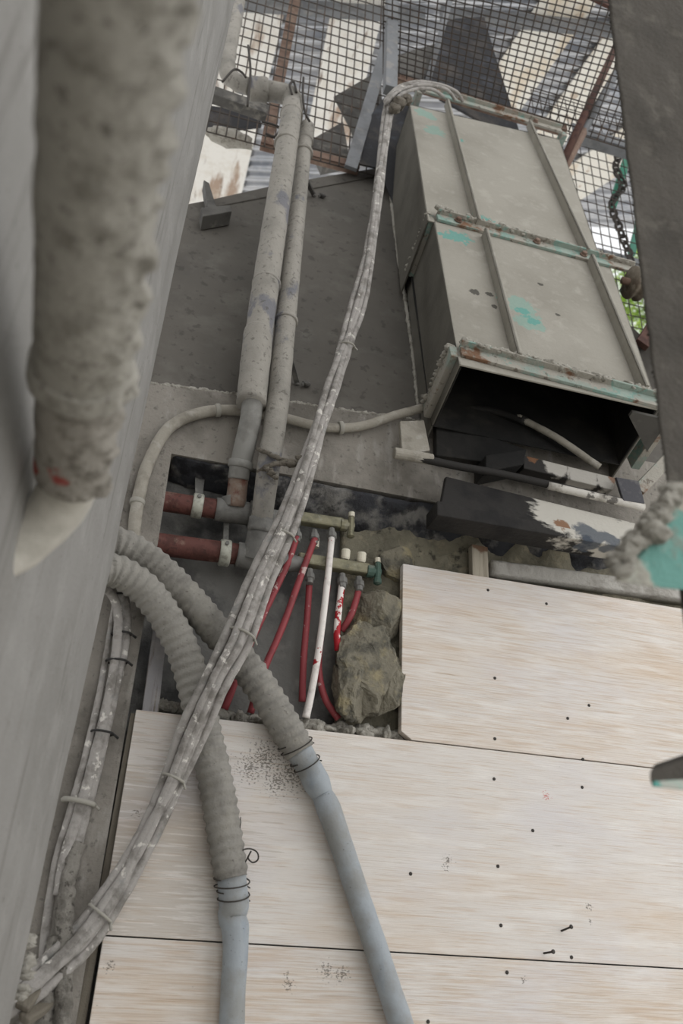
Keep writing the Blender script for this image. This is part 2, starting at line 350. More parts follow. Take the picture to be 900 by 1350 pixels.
# black bitumen strip on the underside of the sill
def strip(px0, py0, px1, py1, h, y0, y1, nm, m, disp, nx=120, ny=10, seed=0):
    a, b = at(px0, py0, y0), at(px1, py1, y0); a2, b2 = V((a.x, y1, a.z-h)), V((b.x, y1, b.z-h-.2))
    g = BM(); grid_quad(g, a, b, b2, a2, nx, ny, lambda p: disp*fbm(p+V((seed, 0, 0)), 9, 5), V((0, -.6, -.8)), (0, .06, .02))
    return obj(nm, g, m, smooth=True)
o = strip(228, 601, 1060, 757, .03, .004, .105, 'bitumen_strip', bitumen, .022)
tag(o, 'black torn bitumen strip along the underside of the concrete sill above the manifold', 'bitumen strip')
# yellowish rubble wall right of the manifold, under the sill and behind the boards
bm = BM()
q = [at(452, 672, .095), at(1100, 780, .095), at(1100, 1020, .095), at(440, 1010, .095)]
def rub(p):
    t = max(0, min(1, (p.x-at(470, 760, .09).x)/.12)); e = t*(.022*fbm(p, 5, 3)+.016*fbm(p, 17, 4)+.03)
    return e
grid_quad(bm, *q, 150, 60, rub, V((0, -1, 0)), (0, .05, 0))
struct(obj('wall_rubble', bm, rubble_m, smooth=True))
bm = BM()
q = [at(648, 738, .02), at(1060, 792, .02), at(1060, 812, .02), at(648, 756, .02)]
grid_quad(bm, *q, 60, 6, lambda p: .004*fbm(p, 18, 4), V((0, -1, 0)), (0, .05, 0))
struct(obj('trim_1', bm, MAT('pale_mortar', (168, 165, 158), [((132, 128, 120), ('n', 14, .5, .7), .8)], .95, bump=.7, bscale=60), smooth=True))

bm = BM()
for (xa, ya, xb, yb, n_) in ((200, 507, 330, 524, 40), (330, 524, 556, 557, 70)):
    for i in range(n_):
        t = (i+random.random())/n_; p = at(xa+(xb-xa)*t, ya+(yb-ya)*t, .012)
        lump(bm, p+V((0, random.uniform(-.004, .004), -.002)), (random.uniform(.008, .02), .012, random.uniform(.005, .013)), i*1.7, .5, 2)
tag(obj('mortar_debris', bm, crust_m, smooth=True), 'crumbly dust ridge along the top edge of the concrete sill under the dark plate', 'mortar debris', kind='stuff')
# ------------------------------------------------------------------ cladding boards
TB = .027
def board(name, px, m, label, nails, off=0):
    pts = [at(x, y, 0) for x, y in px]
    lo_x = min(p.x for p in pts)
    root = thing(name, label, 'board', (lo_x, 0, min(p.z for p in pts)), 'whitewashed cladding boards')
    b = BM(); poly(b, pts, (0, TB, 0)); obj('panel', b, m, root, bevel=.002)
    b = BM()
    for x, y in nails:
        p = at(x, y, -.001)
        b = BM(); lathe(b, p+V((0, .004, 0)), (0, -1, 0), [(0, .0035), (.005, .0042), (.0058, .003)], 8)
        obj('nail', b, nail_m, root)
    return root
zA, zB, zC = at(531, 743, 0).z, at(410, 961, 0).z, at(323, 1244, 0).z
xL = at(531, 743, 0).x
def wpt(x, z): return V((x, 0, z))
def bboard(name, x0, x1, zt, zb, m, label, nails, chip=None):
    root = thing(name, label, 'board', (x0, 0, zb), 'whitewashed cladding boards')
    pts = [wpt(x0, zt), wpt(x1, zt), wpt(x1, zb)]+([wpt(x0+.03, zb), wpt(x0, zb+.02)] if chip else [wpt(x0, zb)])
    b = BM(); poly(b, pts, (0, TB, 0)); obj('panel', b, m, root, bevel=.0015)
    for x, y in nails:
        p = at(x, y, 0); b = BM(); lathe(b, p+V((0, .005, 0)), (0, -1, 0), [(0, .0035), (.006, .0045), (.0068, .003)], 8)
        obj('nail', b, nail_m, root)
    return root
xB = at(180, 932, 0).x; xC = at(137, 1229, 0).x
bboard('cladding_board', xL, 2.6, zA, zB+.0015, board_top, 'uppermost whitewashed wooden board, its left end ending beside the rubble', [(643, 778), (652, 894), (652, 974), (776, 930), (720, 796), (748, 947)], True)
mb = bboard('cladding_board', xB, 2.6, zB-.0015, zC+.0015, board_mid, 'middle whitewashed wooden board crossed by both hoses and the cable bundle', [(651, 1027), (656, 1142), (767, 1038), (660, 1220), (541, 1152), (702, 1095), (768, 1000+1/1)], False)
bboard('cladding_board', xC, 2.6, zC-.0015, -.36+ZC-.0, board_low, 'bottom whitewashed wooden board with tan grain at the lower edge of the picture', [(668, 1282), (564, 1347), (753, 1262)], False)
for (x, y, dx, dy) in ((739, 1228, .012, .004), (716, 1257, .010, -.002)):
    p = at(x, y, 0); b = BM(); tip = p+V((dx, -.03, dy+.006)); wire(b, p+V((0, .005, 0)), tip, .0025); lathe(b, tip, tip-p, [(-.002, .004), (.001, .0055), (.003, .005)], 8)
    obj('bent_nail', b, nail_m, mb)
bm = BM(); hexa(bm, at(205, 800, .03), at(222, 812, .03), at(207, 960, .03), at(184, 960, .03), (0, .03, 0))
tag(obj('batten', bm, timber_blue, bevel=.002), 'upright bluish weathered batten at the left end of the middle board', 'batten')
bm = BM(); hexa(bm, at(624, 715, .0), at(645, 719, .0), at(648, 800, .0), at(626, 800, .0), (0, .03, 0))
for v in bm.verts: v.co.y += .012
tag(obj('batten', bm, timber, bevel=.002), 'short pale batten end sticking up behind the uppermost board', 'batten')
bm = BM(); hexa(bm, at(172, 940, .012), at(181, 940, .012), at(104, 1400, .012), at(90, 1400, .012), (0, .03, 0))
tag(obj('batten', bm, timber_grey, bevel=.002), 'long grey batten along the left ends of the lower boards', 'batten')
# rock lump and mortar on the ledge
def rockb(bm, c, rad, seed):
    rs = random.Random(seed); t = bmesh.ops.create_icosphere(bm, subdivisions=5, radius=1)
    cuts = [(V((rs.gauss(0, 1), rs.gauss(0, 1)*.8-.3, rs.gauss(0, 1))).normalized(), rs.uniform(.5, .9)) for _ in range(16)]
    for v in t['verts']:
        q = v.co.copy(); 
        for n, d in cuts:
            k = q.dot(n)-d
            if k > 0: q -= n*k*.92
        q *= 1+.07*noise.noise(v.co*4+V((seed, 0, 0)))+.05*noise.noise(v.co*10+V((seed, 2, 0)))
        v.co = V(c)+V((q.x*rad[0], q.y*rad[1], q.z*rad[2]))*1.15
bm = BM()
for (x, y, Y, r, s) in ((484, 880, .035, (.1, .07, .12), 3), (465, 905, .025, (.06, .05, .085), 5), (500, 815, .045, (.085, .05, .10), 8), (512, 905, .03, (.055, .05, .10), 11), (480, 850, .03, (.06, .05, .07), 14), (515, 742, .06, (.06, .05, .06), 21)):
    rockb(bm, at(x, y, Y), r, s)
tag(obj('rock_lump', bm, rock_m, smooth=False), 'jagged brown rock lump wedged between red tubes and the uppermost board', 'rock')
bm = BM()
for i in range(46):
    t = i/45; x = 262+270*t; y = 938+30*t; p = at(x, y, .07+random.uniform(-.03, .03))
    lump(bm, p+V((0, 0, -.012)), (random.uniform(.012, .03), .03, random.uniform(.01, .026)), i, .5, 3)
tag(obj('mortar_debris', bm, crust_m, smooth=True), 'crumbled grey mortar lying along the top edge of the middle board', 'mortar debris', kind='stuff')
bm = BM()
for i in range(12):
    t = i/11; x = 206+36*t; y = 925+6*t; p = at(x, y, .07)
    lump(bm, p+V((0, 0, -.01)), (.014, .03, random.uniform(.008, .018)), i+90, .5, 3)
# the little pile left of the hose joins the same stuff
tag(obj('mortar_debris', bm, crust_m, smooth=True), 'small heap of grey mortar behind the bluish batten and left hose', 'mortar debris', kind='stuff')

# ------------------------------------------------------------------ silo plate behind the chute
bm = BM(); W = -CHD-.01
q = [ch(180, 282, W), ch(275, 264, W), ch(350, 247, W), ch(420, 234, W), ch(500, 221, W), ch(620, 205, W), ch(700, 300, W), ch(760, 470, W), ch(980, 560, W), ch(980, 680, W), ch(552, 575, W), ch(100, 520, W)]
poly(bm, q, -CN*.02); bmesh.ops.triangulate(bm, faces=bm.faces[:])
sp = thing('silo_plate', 'large dark cement-coated steel plate between left wall and chute', 'steel plate', ch(400, 540, W))
obj('plate', bm, silo_m, sp)
bm = BM()
p = smooth_path([(ch(513, 238, W+.004), .008), (ch(524, 330, W+.004), .009), (ch(535, 400, W+.004), .008), (ch(545, 470, W+.004), .009), (ch(551, 535, W+.004), .008)], 30)
tube(bm, p, 8, lambda d, a, q: 1+.6*fbm(q, 60, 3)); obj('weld_seam', bm, crust_m, sp, smooth=True)
bm = BM()
p = smooth_path([(ch(275, 274, W+.002), .005), (ch(370, 256, W+.002), .004), (ch(440, 243, W+.002), .004), (ch(492, 233, W+.002), .004)], 20)
tube(bm, p, 6, lambda d, a, q: 1+.7*fbm(q, 50, 3)); obj('edge_ridge', bm, silo_m, sp, smooth=True)
# bracket at its left edge
bm = BM(); hexa(bm, ch(266, 252, W+.005), ch(273, 256, W+.005), ch(284, 292, W+.005), ch(272, 292, W+.005), CN*.05)
hexa(bm, ch(262, 292, W+.005), ch(300, 288, W+.005), ch(302, 297, W+.005), ch(264, 304, W+.005), CN*.06)
obj('edge_bracket', bm, dark_plate, sp, bevel=.003)

# ------------------------------------------------------------------ the chute
chute = thing('discharge_chute', 'large cement-dusted turquoise steel chute with bolted flanges, open at its lower end', 'chute', ch(735, 540, -.1))
TK = .006
def sheet(nm, c, m, lab=None, par=chute, t=TK):
    b = BM(); hexa(b, *[ch(*k) for k in c], -CN*t); return obj(nm, b, m, par, bevel=.0015, label=lab)
S1 = [(540, 138), (737, 184), (794, 348), (563, 290)]; S2 = [(571, 286), (801, 342), (869, 540), (605, 480)]
sheet('front_sheet', S1, chute_m); sheet('front_sheet', S2, chute_m)
def side(nm, a, b, d0, d1, m, inw=1):
    A, B = ch(*a), ch(*b); g = BM()
    hexa(g, A, B, B-CN*d1, A-CN*d0, V((TK*inw, 0, 0))); return obj(nm, g, m, chute, bevel=.001)
side('side_sheet', S1[0], S1[3], .31, .31, chute_side_shaded); side('side_sheet', S1[1], S1[2], .31, .31, chute_side_shaded, -1)
side('side_sheet', S2[0], S2[3], .31, .31, chute_side_shaded); side('side_sheet', S2[1], S2[2], .31, .31, chute_side_shaded, -1)
# sooty back lining, plus an unseen top closure added to keep the inside dark
b = BM(); hexa(b, ch(*S1[0]), ch(*S1[1]), ch(*S1[1])-CN*.24, ch(*S1[0])-CN*.24, CA*.006); obj('top_shade_cap', b, inside_m, chute)
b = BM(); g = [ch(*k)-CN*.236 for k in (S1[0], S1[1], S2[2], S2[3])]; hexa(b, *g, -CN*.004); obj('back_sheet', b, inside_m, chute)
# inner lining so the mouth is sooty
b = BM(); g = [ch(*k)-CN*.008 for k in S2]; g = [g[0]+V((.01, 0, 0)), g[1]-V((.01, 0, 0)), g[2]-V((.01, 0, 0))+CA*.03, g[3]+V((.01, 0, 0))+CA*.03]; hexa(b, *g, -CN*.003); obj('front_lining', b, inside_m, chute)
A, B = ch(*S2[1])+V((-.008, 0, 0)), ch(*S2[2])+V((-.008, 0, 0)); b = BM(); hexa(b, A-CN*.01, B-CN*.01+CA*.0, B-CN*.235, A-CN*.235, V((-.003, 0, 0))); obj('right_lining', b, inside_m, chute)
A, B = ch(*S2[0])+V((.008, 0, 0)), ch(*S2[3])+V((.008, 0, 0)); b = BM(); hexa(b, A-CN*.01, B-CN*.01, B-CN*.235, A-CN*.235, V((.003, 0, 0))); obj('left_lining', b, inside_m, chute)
# ribs: L-bars standing on the sheets
def rib(p, q):
    P, Q = ch(*p), ch(*q); b = BM()
    hexa(b, P, P+V((.008, 0, 0)), P+V((.008, 0, 0))+CN*.038, P+CN*.038, Q-P)
    hexa(b, P+CN*.032, P+V((.014, 0, 0))+CN*.032, P+V((.014, 0, 0))+CN*.038, P+CN*.038, Q-P)
    obj('rib', b, chute_m, chute, bevel=.001)
rib((585, 140), (625, 300)); rib((693, 168), (768, 338)); rib((634, 312), (676, 478)); rib((773, 346), (843, 520))
# flanges
def flange(a, b, h, w, nm='flange', crusty=1, sd=0, dleft=.24, dright=.24, teal=None):
    """front bar of the flange from pixel a to b (its top edge), plus its left and right returns"""
    P, Q = ch(*a), ch(*b); g = BM()
    hexa(g, P, Q, Q-CA*h, P-CA*h, CN*w)                       # face bar
    hexa(g, P, Q, Q-CA*.008, P-CA*.008, CN*(w+.02))           # outstanding top leg
    for X, d, s in ((P, dleft, 1), (Q, dright, -1)):
        if d: hexa(g, X, X-V((s*.03, 0, 0)), X-V((s*.03, 0, 0))-CN*d+CN*.0, X-CN*d, -CA*h)
    f = obj(nm, g, flange_m, chute, bevel=.002)
    c = BM()
    if crusty:
        crust(c, P+CN*(w+.012)+CA*.002, Q+CN*(w+.012)+CA*.002, .0115, 95, sd)
        crust(c, P+V((-.028, 0, 0)), P-CN*dleft+V((-.028, 0, 0)), .011, 34, sd+5)
        o = obj('mortar_crust', c, crust_m, f, smooth=True)
    return P, Q
def bolt(p, r=.011, m=rust_m):
    g = BM(); lathe(g, p, CN, [(0, r*1.5), (.003, r*1.5), (.003, r), (.012, r), (.014, r*.7)], 6); obj('bolt', g, m, chute)
P, Q = flange((574, 284), (832, 354), .05, .012, sd=2, dright=.1)
for t in (.1, .49, .73): bolt(P.lerp(Q, t)-CA*.026+CN*.014)
P, Q = flange((604, 458), (876, 530), .052, .012, sd=31)
P, Q = flange((556, 118), (738, 172), .05, .012, crusty=0, dleft=.2, dright=.2)
for t in (.1, .26, .8): bolt(P.lerp(Q, t)-CA*.026+CN*.014)
# right-hand rusty bar and pale plate corner at the mouth
g = BM(); hexa(g, ch(832, 540, -.03), ch(880, 551, -.0), ch(880, 551, -.0)-CN*.13, ch(832, 540, -.03)-CN*.02, -CA*.012); obj('corner_plate', g, dark_plate, chute, bevel=.001)
# cable grommet cable in the mouth
pw = thing('pale_hose', 'pale grey hose curving out of the dark chute mouth', 'hose', at(690, 556, -.06))
b = BM(); pxtube(b, [(585, 540, -.0, .012), (640, 540, -.03, .012), (688, 554, -.06, .012)], 12, 12); obj('sooty_end', b, inside_m, pw, smooth=True)
b = BM(); pxtube(b, [(684, 552, -.058, .012), (688, 553, -.06, .012), (735, 578, -.09, .012), (790, 616, -.10, .012)], 12, 12, lambda d, a, q: 1+.08*fbm(q, 40, 2)); obj('tube', b, conduit_m, pw, smooth=True)
b = BM(); p = at(690, 554, -.06); ring(b, p, at(697, 557, -.062)-p, .0145, .02); obj('collar', b, tie_m, pw, smooth=True)
# pulley wheel at the right of the middle flange
pc = ch(838, 374, -.0); pu = thing('pulley_wheel', 'round dusty steel pulley wheel at the right end of the middle flange', 'pulley', pc)
b = BM(); lathe(b, pc, (1, 0, 0), [(-.03, .03), (-.025, .062), (-.016, .064), (-.008, .05), (.008, .05), (.016, .064), (.025, .062), (.03, .03)], 36); obj('wheel', b, dish_m, pu, smooth=True)
b = BM(); lathe(b, pc, (1, 0, 0), [(-.06, .014), (.045, .014), (.046, .008)], 14); obj('axle', b, rust_m, pu, smooth=True)

# ------------------------------------------------------------------ gate under the mouth
gate = thing('chute_gate', 'black sooty hinged gate under the chute mouth, white paint left on its right half', 'gate', at(700, 690, -.1))
soot = MAT('gate_soot_and_paint', (40, 38, 36), [((22, 21, 21), ('n', 9, .45, .62), .8), ((190, 186, 176), ('p', [(at(748, 672, -.15), .11), (at(800, 690, -.15), .11), (at(735, 685, -.15), .05), (at(840, 705, -.15), .1)], 1.4, 22, (1, 1, 2)), .9), ((70, 78, 88), ('p', [(at(775, 706, -.15), .05), (at(800, 712, -.15), .04)], 1.2, 30), .85),
    ((122, 84, 54), ('p', [(at(742, 690, -.15), .026), (at(738, 700, -.15), .02)], 1.2, 60), .9)], .8, bump=.35)
beam_m = MAT('beam_scorched_paint', (44, 42, 40), [((176, 172, 164), ('p', [(at(730, 612, -.1), .05), (at(765, 625, -.1), .06), (at(800, 632, -.1), .05)], 1.2, 30), .9), ((120, 84, 58), ('p', [(at(806, 634, -.1), .02), (at(700, 607, -.1), .02)], 1.2, 60), .8)], .8, bump=.3)
b = BM(); hexa(b, at(588, 628, -.10), at(838, 690, -.10), at(826, 722, -.16), at(580, 672, -.16), [V((0, .02, .004))]*4); obj('gate_plate', b, soot, gate, bevel=.003)
b = BM(); hexa(b, at(576, 660, -.17), at(826, 712, -.17), at(824, 722, -.17), at(576, 679, -.17), (0, .09, 0)); obj('gate_lip', b, soot, gate, bevel=.003)
b = BM(); hexa(b, at(575, 550, -.05), at(693, 592, -.08), at(690, 616, -.08), at(575, 600, -.05), (0, .03, 0)); hexa(b, at(640, 600, -.12), at(694, 592, -.14), at(690, 612, -.14), at(640, 622, -.12), (0, .09, 0)); obj('upper_box', b, inside_m, gate, bevel=.003)
b = BM(); hexa(b, at(690, 600, -.11), at(812, 630, -.11), at(808, 646, -.11), at(690, 617, -.11), (0, .06, 0)); obj('upper_beam', b, beam_m, gate, bevel=.003)
b = BM(); pxtube(b, [(526, 598, -.11, .013), (600, 614, -.115, .012), (680, 629, -.12, .012), (848, 668, -.125, .011)], 10, 12); obj('hinge_rod', b, beam_m, gate, smooth=True)
rodp = MAT('rod_white', (190, 186, 178), [((128, 122, 112), ('n', 20, .5, .66), .7), ((60, 56, 52), ('n', 26, .6, .66), .8)], .75, bump=.3)
b = BM(); pxtube(b, [(722, 640, -.125, .0125), (848, 669, -.127, .0125)], 10, 12); obj('painted_rod_end', b, rodp, gate, smooth=True)
b = BM(); pxtube(b, [(686, 630, -.105, .0055), (760, 647, -.108, .0055), (822, 662, -.11, .0055)], 10, 8); obj('stay_rod', b, rodp, gate, smooth=True)
b = BM(); hexa(b, at(527, 555, -.075), at(559, 554, -.075), at(567, 594, -.10), at(530, 600, -.10), (0, .02, .004)); pxt = [(519, 597, -.11, .017), (570, 606, -.11, .017)]; pxtube(b, pxt, 4, 14); obj('hinge_lug', b, conduit_m, gate, bevel=.003)
b = BM(); hexa(b, at(812, 629, -.15), at(842, 634, -.15), at(850, 664, -.14), at(822, 660, -.14), (0, .012, .004)); obj('end_plate', b, MAT('dark_plate', (70, 70, 74), [((110, 108, 106), ('n', 22, .5, .68), .7)], .7, bump=.2), gate, bevel=.002)
b = BM(); hexa(b, at(836, 640, -.13), at(884, 590, -.13), at(888, 610, -.13), at(850, 650, -.13), (0, .02, 0)); obj('arm', b, flange_m, gate, bevel=.002)

# ------------------------------------------------------------------ long pipes on the plate
def dust(k, s): return lambda d, a, q: 1+k*fbm(q, s, 3)
pa = thing('vertical_pipe', 'thick sleeved dusty pipe, left of the two upright pipes, ending in an elbow', 'pipe', at(330, 600, -.06))
b = BM(); pxtube(b, [(386, 138, .16, .041), (372, 230, .06, .043), (354, 350, -.02, .044), (341, 440, -.06, .043), (340, 444, -.06, .046), (331, 533, -.09, .044)], 16, 24, dust(.035, 18)); obj('sleeve', b, pipe_m, pa, smooth=True)
b = BM(); pxtube(b, [(334, 505, -.085, .03), (331, 548, -.085, .031), (324, 582, -.065, .031), (317, 612, -.04, .030), (314, 632, -.022, .030)], 10, 20); obj('inner_pipe', b, pipe_clean, pa, smooth=True)
b = BM(); pxtube(b, [(315, 625, -.025, .0285), (310, 668, .012, .0285)], 8, 20); obj('lower_pipe', b, pipe_rusty, pa, smooth=True)
b = BM(); p = at(317, 613, -.037); ring(b, p, at(315, 622, -.03)-p, .036, .022, 22); obj('coupling', b, pipe_clean, pa, smooth=True)
for (x, y, Y) in ((377, 190, .1), (351, 375, -.03), (384, 152, .15)):
    b = BM(); p = at(x, y, Y); d = at(x-4, y+26, Y-.02)-p; ring(b, p, d, .0475, .014, 24); obj('pipe_band', b, pipe_m, pa, smooth=True)
b = BM(); pxtube(b, [(387, 142, .165, .043), (383, 128, .175, .044), (366, 122, .18, .042), (348, 119, .185, .04)], 8, 20, dust(.06, 20)); obj('elbow', b, pipe_m, pa, smooth=True)
b = BM(); p = at(327, 118, .19); pxtube(b, [(352, 120, .185, .05), (328, 117, .19, .052)], 8, 20, dust(.12, 24)); obj('union', b, pipe_m, pa, smooth=True)
b = BM(); pxtube(b, [(330, 117, .19, .034), (312, 108, .2, .036), (300, 97, .21, .035), (301, 70, .24, .034), (309, 30, .3, .034), (316, -20, .36, .034)], 10, 18, dust(.14, 22)); obj('branch_pipe', b, pipe_m, pa, smooth=True)
pb = thing('vertical_pipe', 'thinner dusty upright pipe right of the sleeved pipe, wrapped with wire low down', 'pipe', at(350, 700, -.02))
b = BM(); pxtube(b, [(404, 168, .19, .034), (402, 188, .175, .034)], 8, 20, dust(.05, 20)); pxtube(b, [(402, 180, .18, .030), (390, 300, .07, .031), (378, 410, -.02, .033), (366, 530, -.08, .034), (356, 600, -.085, .033), (348, 660, -.045, .031), (344, 690, -.02, .030)], 14, 22, dust(.03, 18)); obj('tube', b, pipe_m, pb, smooth=True)
b = BM(); pxtube(b, [(345, 684, -.02, .036), (342, 702, -.01, .036)], 4, 20); pxtube(b, [(342, 700, -.01, .034), (338, 726, .012, .035), (335, 738, .022, .035)], 8, 20); obj('socket', b, galv, pb, smooth=True)
for (x, y, Y) in ((377, 424, -.028), (400, 202, .16)):
    b = BM(); p = at(x, y, Y); ring(b, p, at(x-3, y+26, Y-.015)-p, .0385, .014, 22); obj('pipe_band', b, pipe_m, pb, smooth=True)
# short stubs from the plate
for x0, y0, x1, y1, lab in ((404, 238, 414, 258, 'small rusty strut end behind the thinner upright pipe near the plate top'), (384, 478, 392, 506, 'small crusted strut end between thinner pipe and plate near the sill')):
    b = BM(); bar(b, ch(x0, y0, W+.08), ch(x1, y1, W+.005), .016, .012); crust(b, ch(x1, y1, W+.02), ch(x1+14, y1, W+.004), .012, 4, 4)
    tag(obj('strut', b, dark_plate), lab, 'strut')
# crusted wire wound round the thinner pipe and tied to the cables
b = BM()
p = [(338, 592, -.10, .006), (352, 597, -.125, .007), (372, 606, -.125, .008), (392, 610, -.125, .010), (405, 605, -.13, .008)]
pxtube(b, p, 12, 8, dust(.5, 60))
p = [(340, 622, -.08, .006), (355, 614, -.12, .008), (374, 610, -.125, .009), (392, 612, -.13, .011), (406, 622, -.13, .008), (404, 638, -.13, .007)]
pxtube(b, p, 12, 8, dust(.5, 60)); crust(b, at(352, 618, -.125), at(362, 630, -.12), .012, 6, 3); crust(b, at(385, 610, -.135), at(400, 606, -.14), .012, 7, 8)
tag(obj('binding_wire', b, twine, smooth=True), 'mortar-crusted binding wire tied round the thinner upright pipe and cables', 'wire')
# grey conduit on the sill
cdt = thing('conduit', 'grey dusty conduit arching over the sill from the left wall to the chute', 'conduit', at(400, 560, -.02))
b = BM(); pxtube(b, [(176, 712, -.02, .0165), (181, 665, -.02, .0175), (195, 612, -.02, .0175), (222, 565, -.02, .0175), (262, 545, -.02, .0170), (310, 541, -.02, .016), (370, 550, -.022, .0145), (420, 562, -.022, .0145), (470, 563, -.022, .0145), (520, 548, -.03, .0145), (556, 538, -.035, .0145)], 12, 14, dust(.06, 30)); obj('tube', b, conduit_m, cdt, smooth=True)
for x, y, x2, y2, Y in ((181, 662, 183, 652, -.02), (287, 541, 296, 541, -.02), (449, 564, 458, 564, -.022)):
    b = BM(); p = at(x, y, Y); ring(b, p, at(x2, y2, Y)-p, .0205, .014, 14); obj('clip', b, tie_pale, cdt, smooth=True)

# ------------------------------------------------------------------ rusty header pipes with clamps and fittings
def hpipe(label, pts, clamp, fit, rod=None):
    root = thing('header_pipe', label, 'pipe', at(*pts[0][:3]))
    b = BM(); pxtube(b, pts, 10, 20, dust(.02, 30)); obj('tube', b, red_pipe, root, smooth=True)
    x, y, Y, dx, dy, r = clamp
    b = BM(); p = at(x, y, Y); d = at(x+dx, y+dy, Y)-p; ring(b, p, d, r+.007, .03, 22); cl = obj('clamp', b, clamp_m, root, smooth=True)
    b = BM(); lathe(b, p+V((0, -r-.004, .012)), (0, -1, 0), [(0, .006), (.008, .006), (.009, .003)], 6); obj('screw', b, galv, cl)
    for nm, ps, m in fit:
        b = BM(); pxtube(b, ps, 8, 20); obj(nm, b, m, root, smooth=True)
    return root
h1 = hpipe('upper rusty red header pipe with silver clamp inside the wall opening', [(196, 658, .03, .029), (290, 672, .03, .029)], (260, 667, .03, 14, 2.4, .029),
     [('tee', [(284, 671, .03, .034), (330, 678, .03, .034)], galv), ('tee_socket', [(309, 668, .02, .036), (308, 655, .012, .036)], galv), ('end_piece', [(326, 677, .03, .027), (362, 684, .03, .027), (392, 689, .045, .024)], galv), ('union_ring', [(328, 677.5, .03, .040), (334, 678.5, .03, .040)], galv)])
b = BM(); hexa(b, at(254, 612, .1), at(272, 614, .1), at(272, 637, .1), at(254, 634, .1), (0, .012, 0)); bar(b, at(263, 624, .095), at(262, 655, .05), .014, .014); hexa(b, at(257, 625, .07), at(270, 630, .07), at(267, 655, .045), at(257, 652, .045), (0, .004, 0)); obj('wall_bracket', b, galv, h1, bevel=.002)
h2 = hpipe('lower rusty red header pipe with silver clamp inside the wall opening', [(190, 715, .035, .032), (316, 731, .035, .030)], (296, 729, .035, 14, 1.8, .031),
     [('elbow', [(312, 731, .035, .036), (332, 735, .035, .038), (346, 738, .035, .038), (372, 741, .04, .03), (402, 745, .045, .02)], galv)])
b = BM(); bar(b, at(298, 690, .06), at(297, 716, .05), .016, .016); obj('hanger_rod', b, galv, h2, bevel=.002)

# ------------------------------------------------------------------ heating manifolds and their tubes
def manifold(label, a, bq, Y, h, outs, caps, ends, vm, name='manifold'):
    root = thing(name, label, 'manifold', at((a[0]+bq[0])/2, (a[1]+bq[1])/2, Y))
    P, Q = at(*a, Y), at(*bq, Y); b = BM()
    bar(b, P, Q, .034, .034, (0, 1, 0)); obj('bar', b, brass, root, bevel=.006)
    for x, y in outs:
        p = at(x, y, Y-.008); b = BM(); lathe(b, p, (0, -.25, -1), [(-.016, .010), (0, .011), (.002, .0155), (.018, .0155), (.02, .011), (.034, .0105)], 8); obj('nut', b, galv, root, bevel=.001)
    for x, y in caps:
        p = at(x, y, Y-.006); b = BM(); lathe(b, p, (0, -.2, 1), [(-.006, .011), (0, .0135), (.02, .0135), (.025, .011)], 14); obj('cap', b, cap_m, root, bevel=.001)
    for x, y in ends:
        p = at(x, y, Y-.004); b = BM(); lathe(b, p, (1, 0, 0), [(-.022, .012), (-.02, .019), (0, .019), (.002, .012), (.022, .012)], 12); lathe(b, p+V((.012, -.004, 0)), (0, 0, 1), [(-.04, .006), (-.036, .0125), (-.024, .0125), (-.022, .01), (.022, .01), (.03, .008)], 10)
        v = obj('end_valve', b, vm, root)
        b = BM(); lathe(b, p+V((.012, -.004, .03)), (0, 0, 1), [(0, .010), (.014, .010), (.016, .006)], 10); obj('valve_cap', b, cap_m, v)
    return root
manifold('upper tarnished brass manifold bar with three outlets', (386, 682), (452, 692), .05, 0, [(391, 703), (414, 705), (437, 703)], [], [(457, 693)], brass)
manifold('lower tarnished brass manifold bar with two ivory caps and green end valve', (392, 737), (486, 752), .045, 0, [(408, 757), (451, 763), (473, 767)], [(455, 735), (476, 739)], [(492, 754)], green_m)
def tubep(label, pts, m, bits=()):
    root = tag(obj('heating_tube', (lambda b: (pxtube(b, pts, 10, 12, dust(.05, 40)), b)[1])(BM()), m, smooth=True), label, 'tube', 'heating tubes')
    return root
tr = .0095
tubep('red tube farthest left, from the first upper outlet down behind the cables', [(391, 708, .035, tr), (378, 745, .02, tr), (352, 800, .025, tr), (325, 860, .04, tr), (296, 935, .06, tr)], red_tube)
tubep('second red tube from left, from the middle upper outlet slanting down left', [(415, 710, .035, tr), (398, 755, .015, tr), (374, 822, .02, tr), (345, 890, .04, tr), (330, 940, .06, tr)], red_tube)
tubep('long white tube with red splashes, from the right upper outlet straight down', [(437, 710, .03, tr), (431, 770, .0, tr), (421, 850, .0, tr), (411, 910, .01, tr), (403, 946, .02, .0105)], white_tube)
tubep('red tube hanging nearly straight down just left of the white tube', [(408, 762, .045, tr), (405, 810, .035, tr), (400, 870, .035, tr), (398, 925, .05, tr)], red_tube)
tubep('red tube bowing down just right of the white tube to the rock', [(432, 772, .06, tr), (424, 830, .05, tr), (420, 880, .045, tr), (428, 920, .045, tr), (446, 948, .05, tr)], red_tube)
tubep('short half white half red tube ending at the rock', [(451, 768, .035, tr), (447, 800, .02, tr), (444, 832, .015, tr), (445, 858, .03, tr)], mixed_tube)
tubep('short red tube farthest right, bending behind the rock', [(474, 772, .04, tr), (469, 792, .03, tr), (462, 812, .03, tr), (450, 832, .05, tr)], red_tube)
b = BM(); lathe(b, at(415, 722, .055), (0, 0, 1), [(0, .012), (.03, .012), (.032, .008)], 12)
tag(obj('air_vent', b, cap_m), 'small white air vent behind the second red tube', 'air vent')

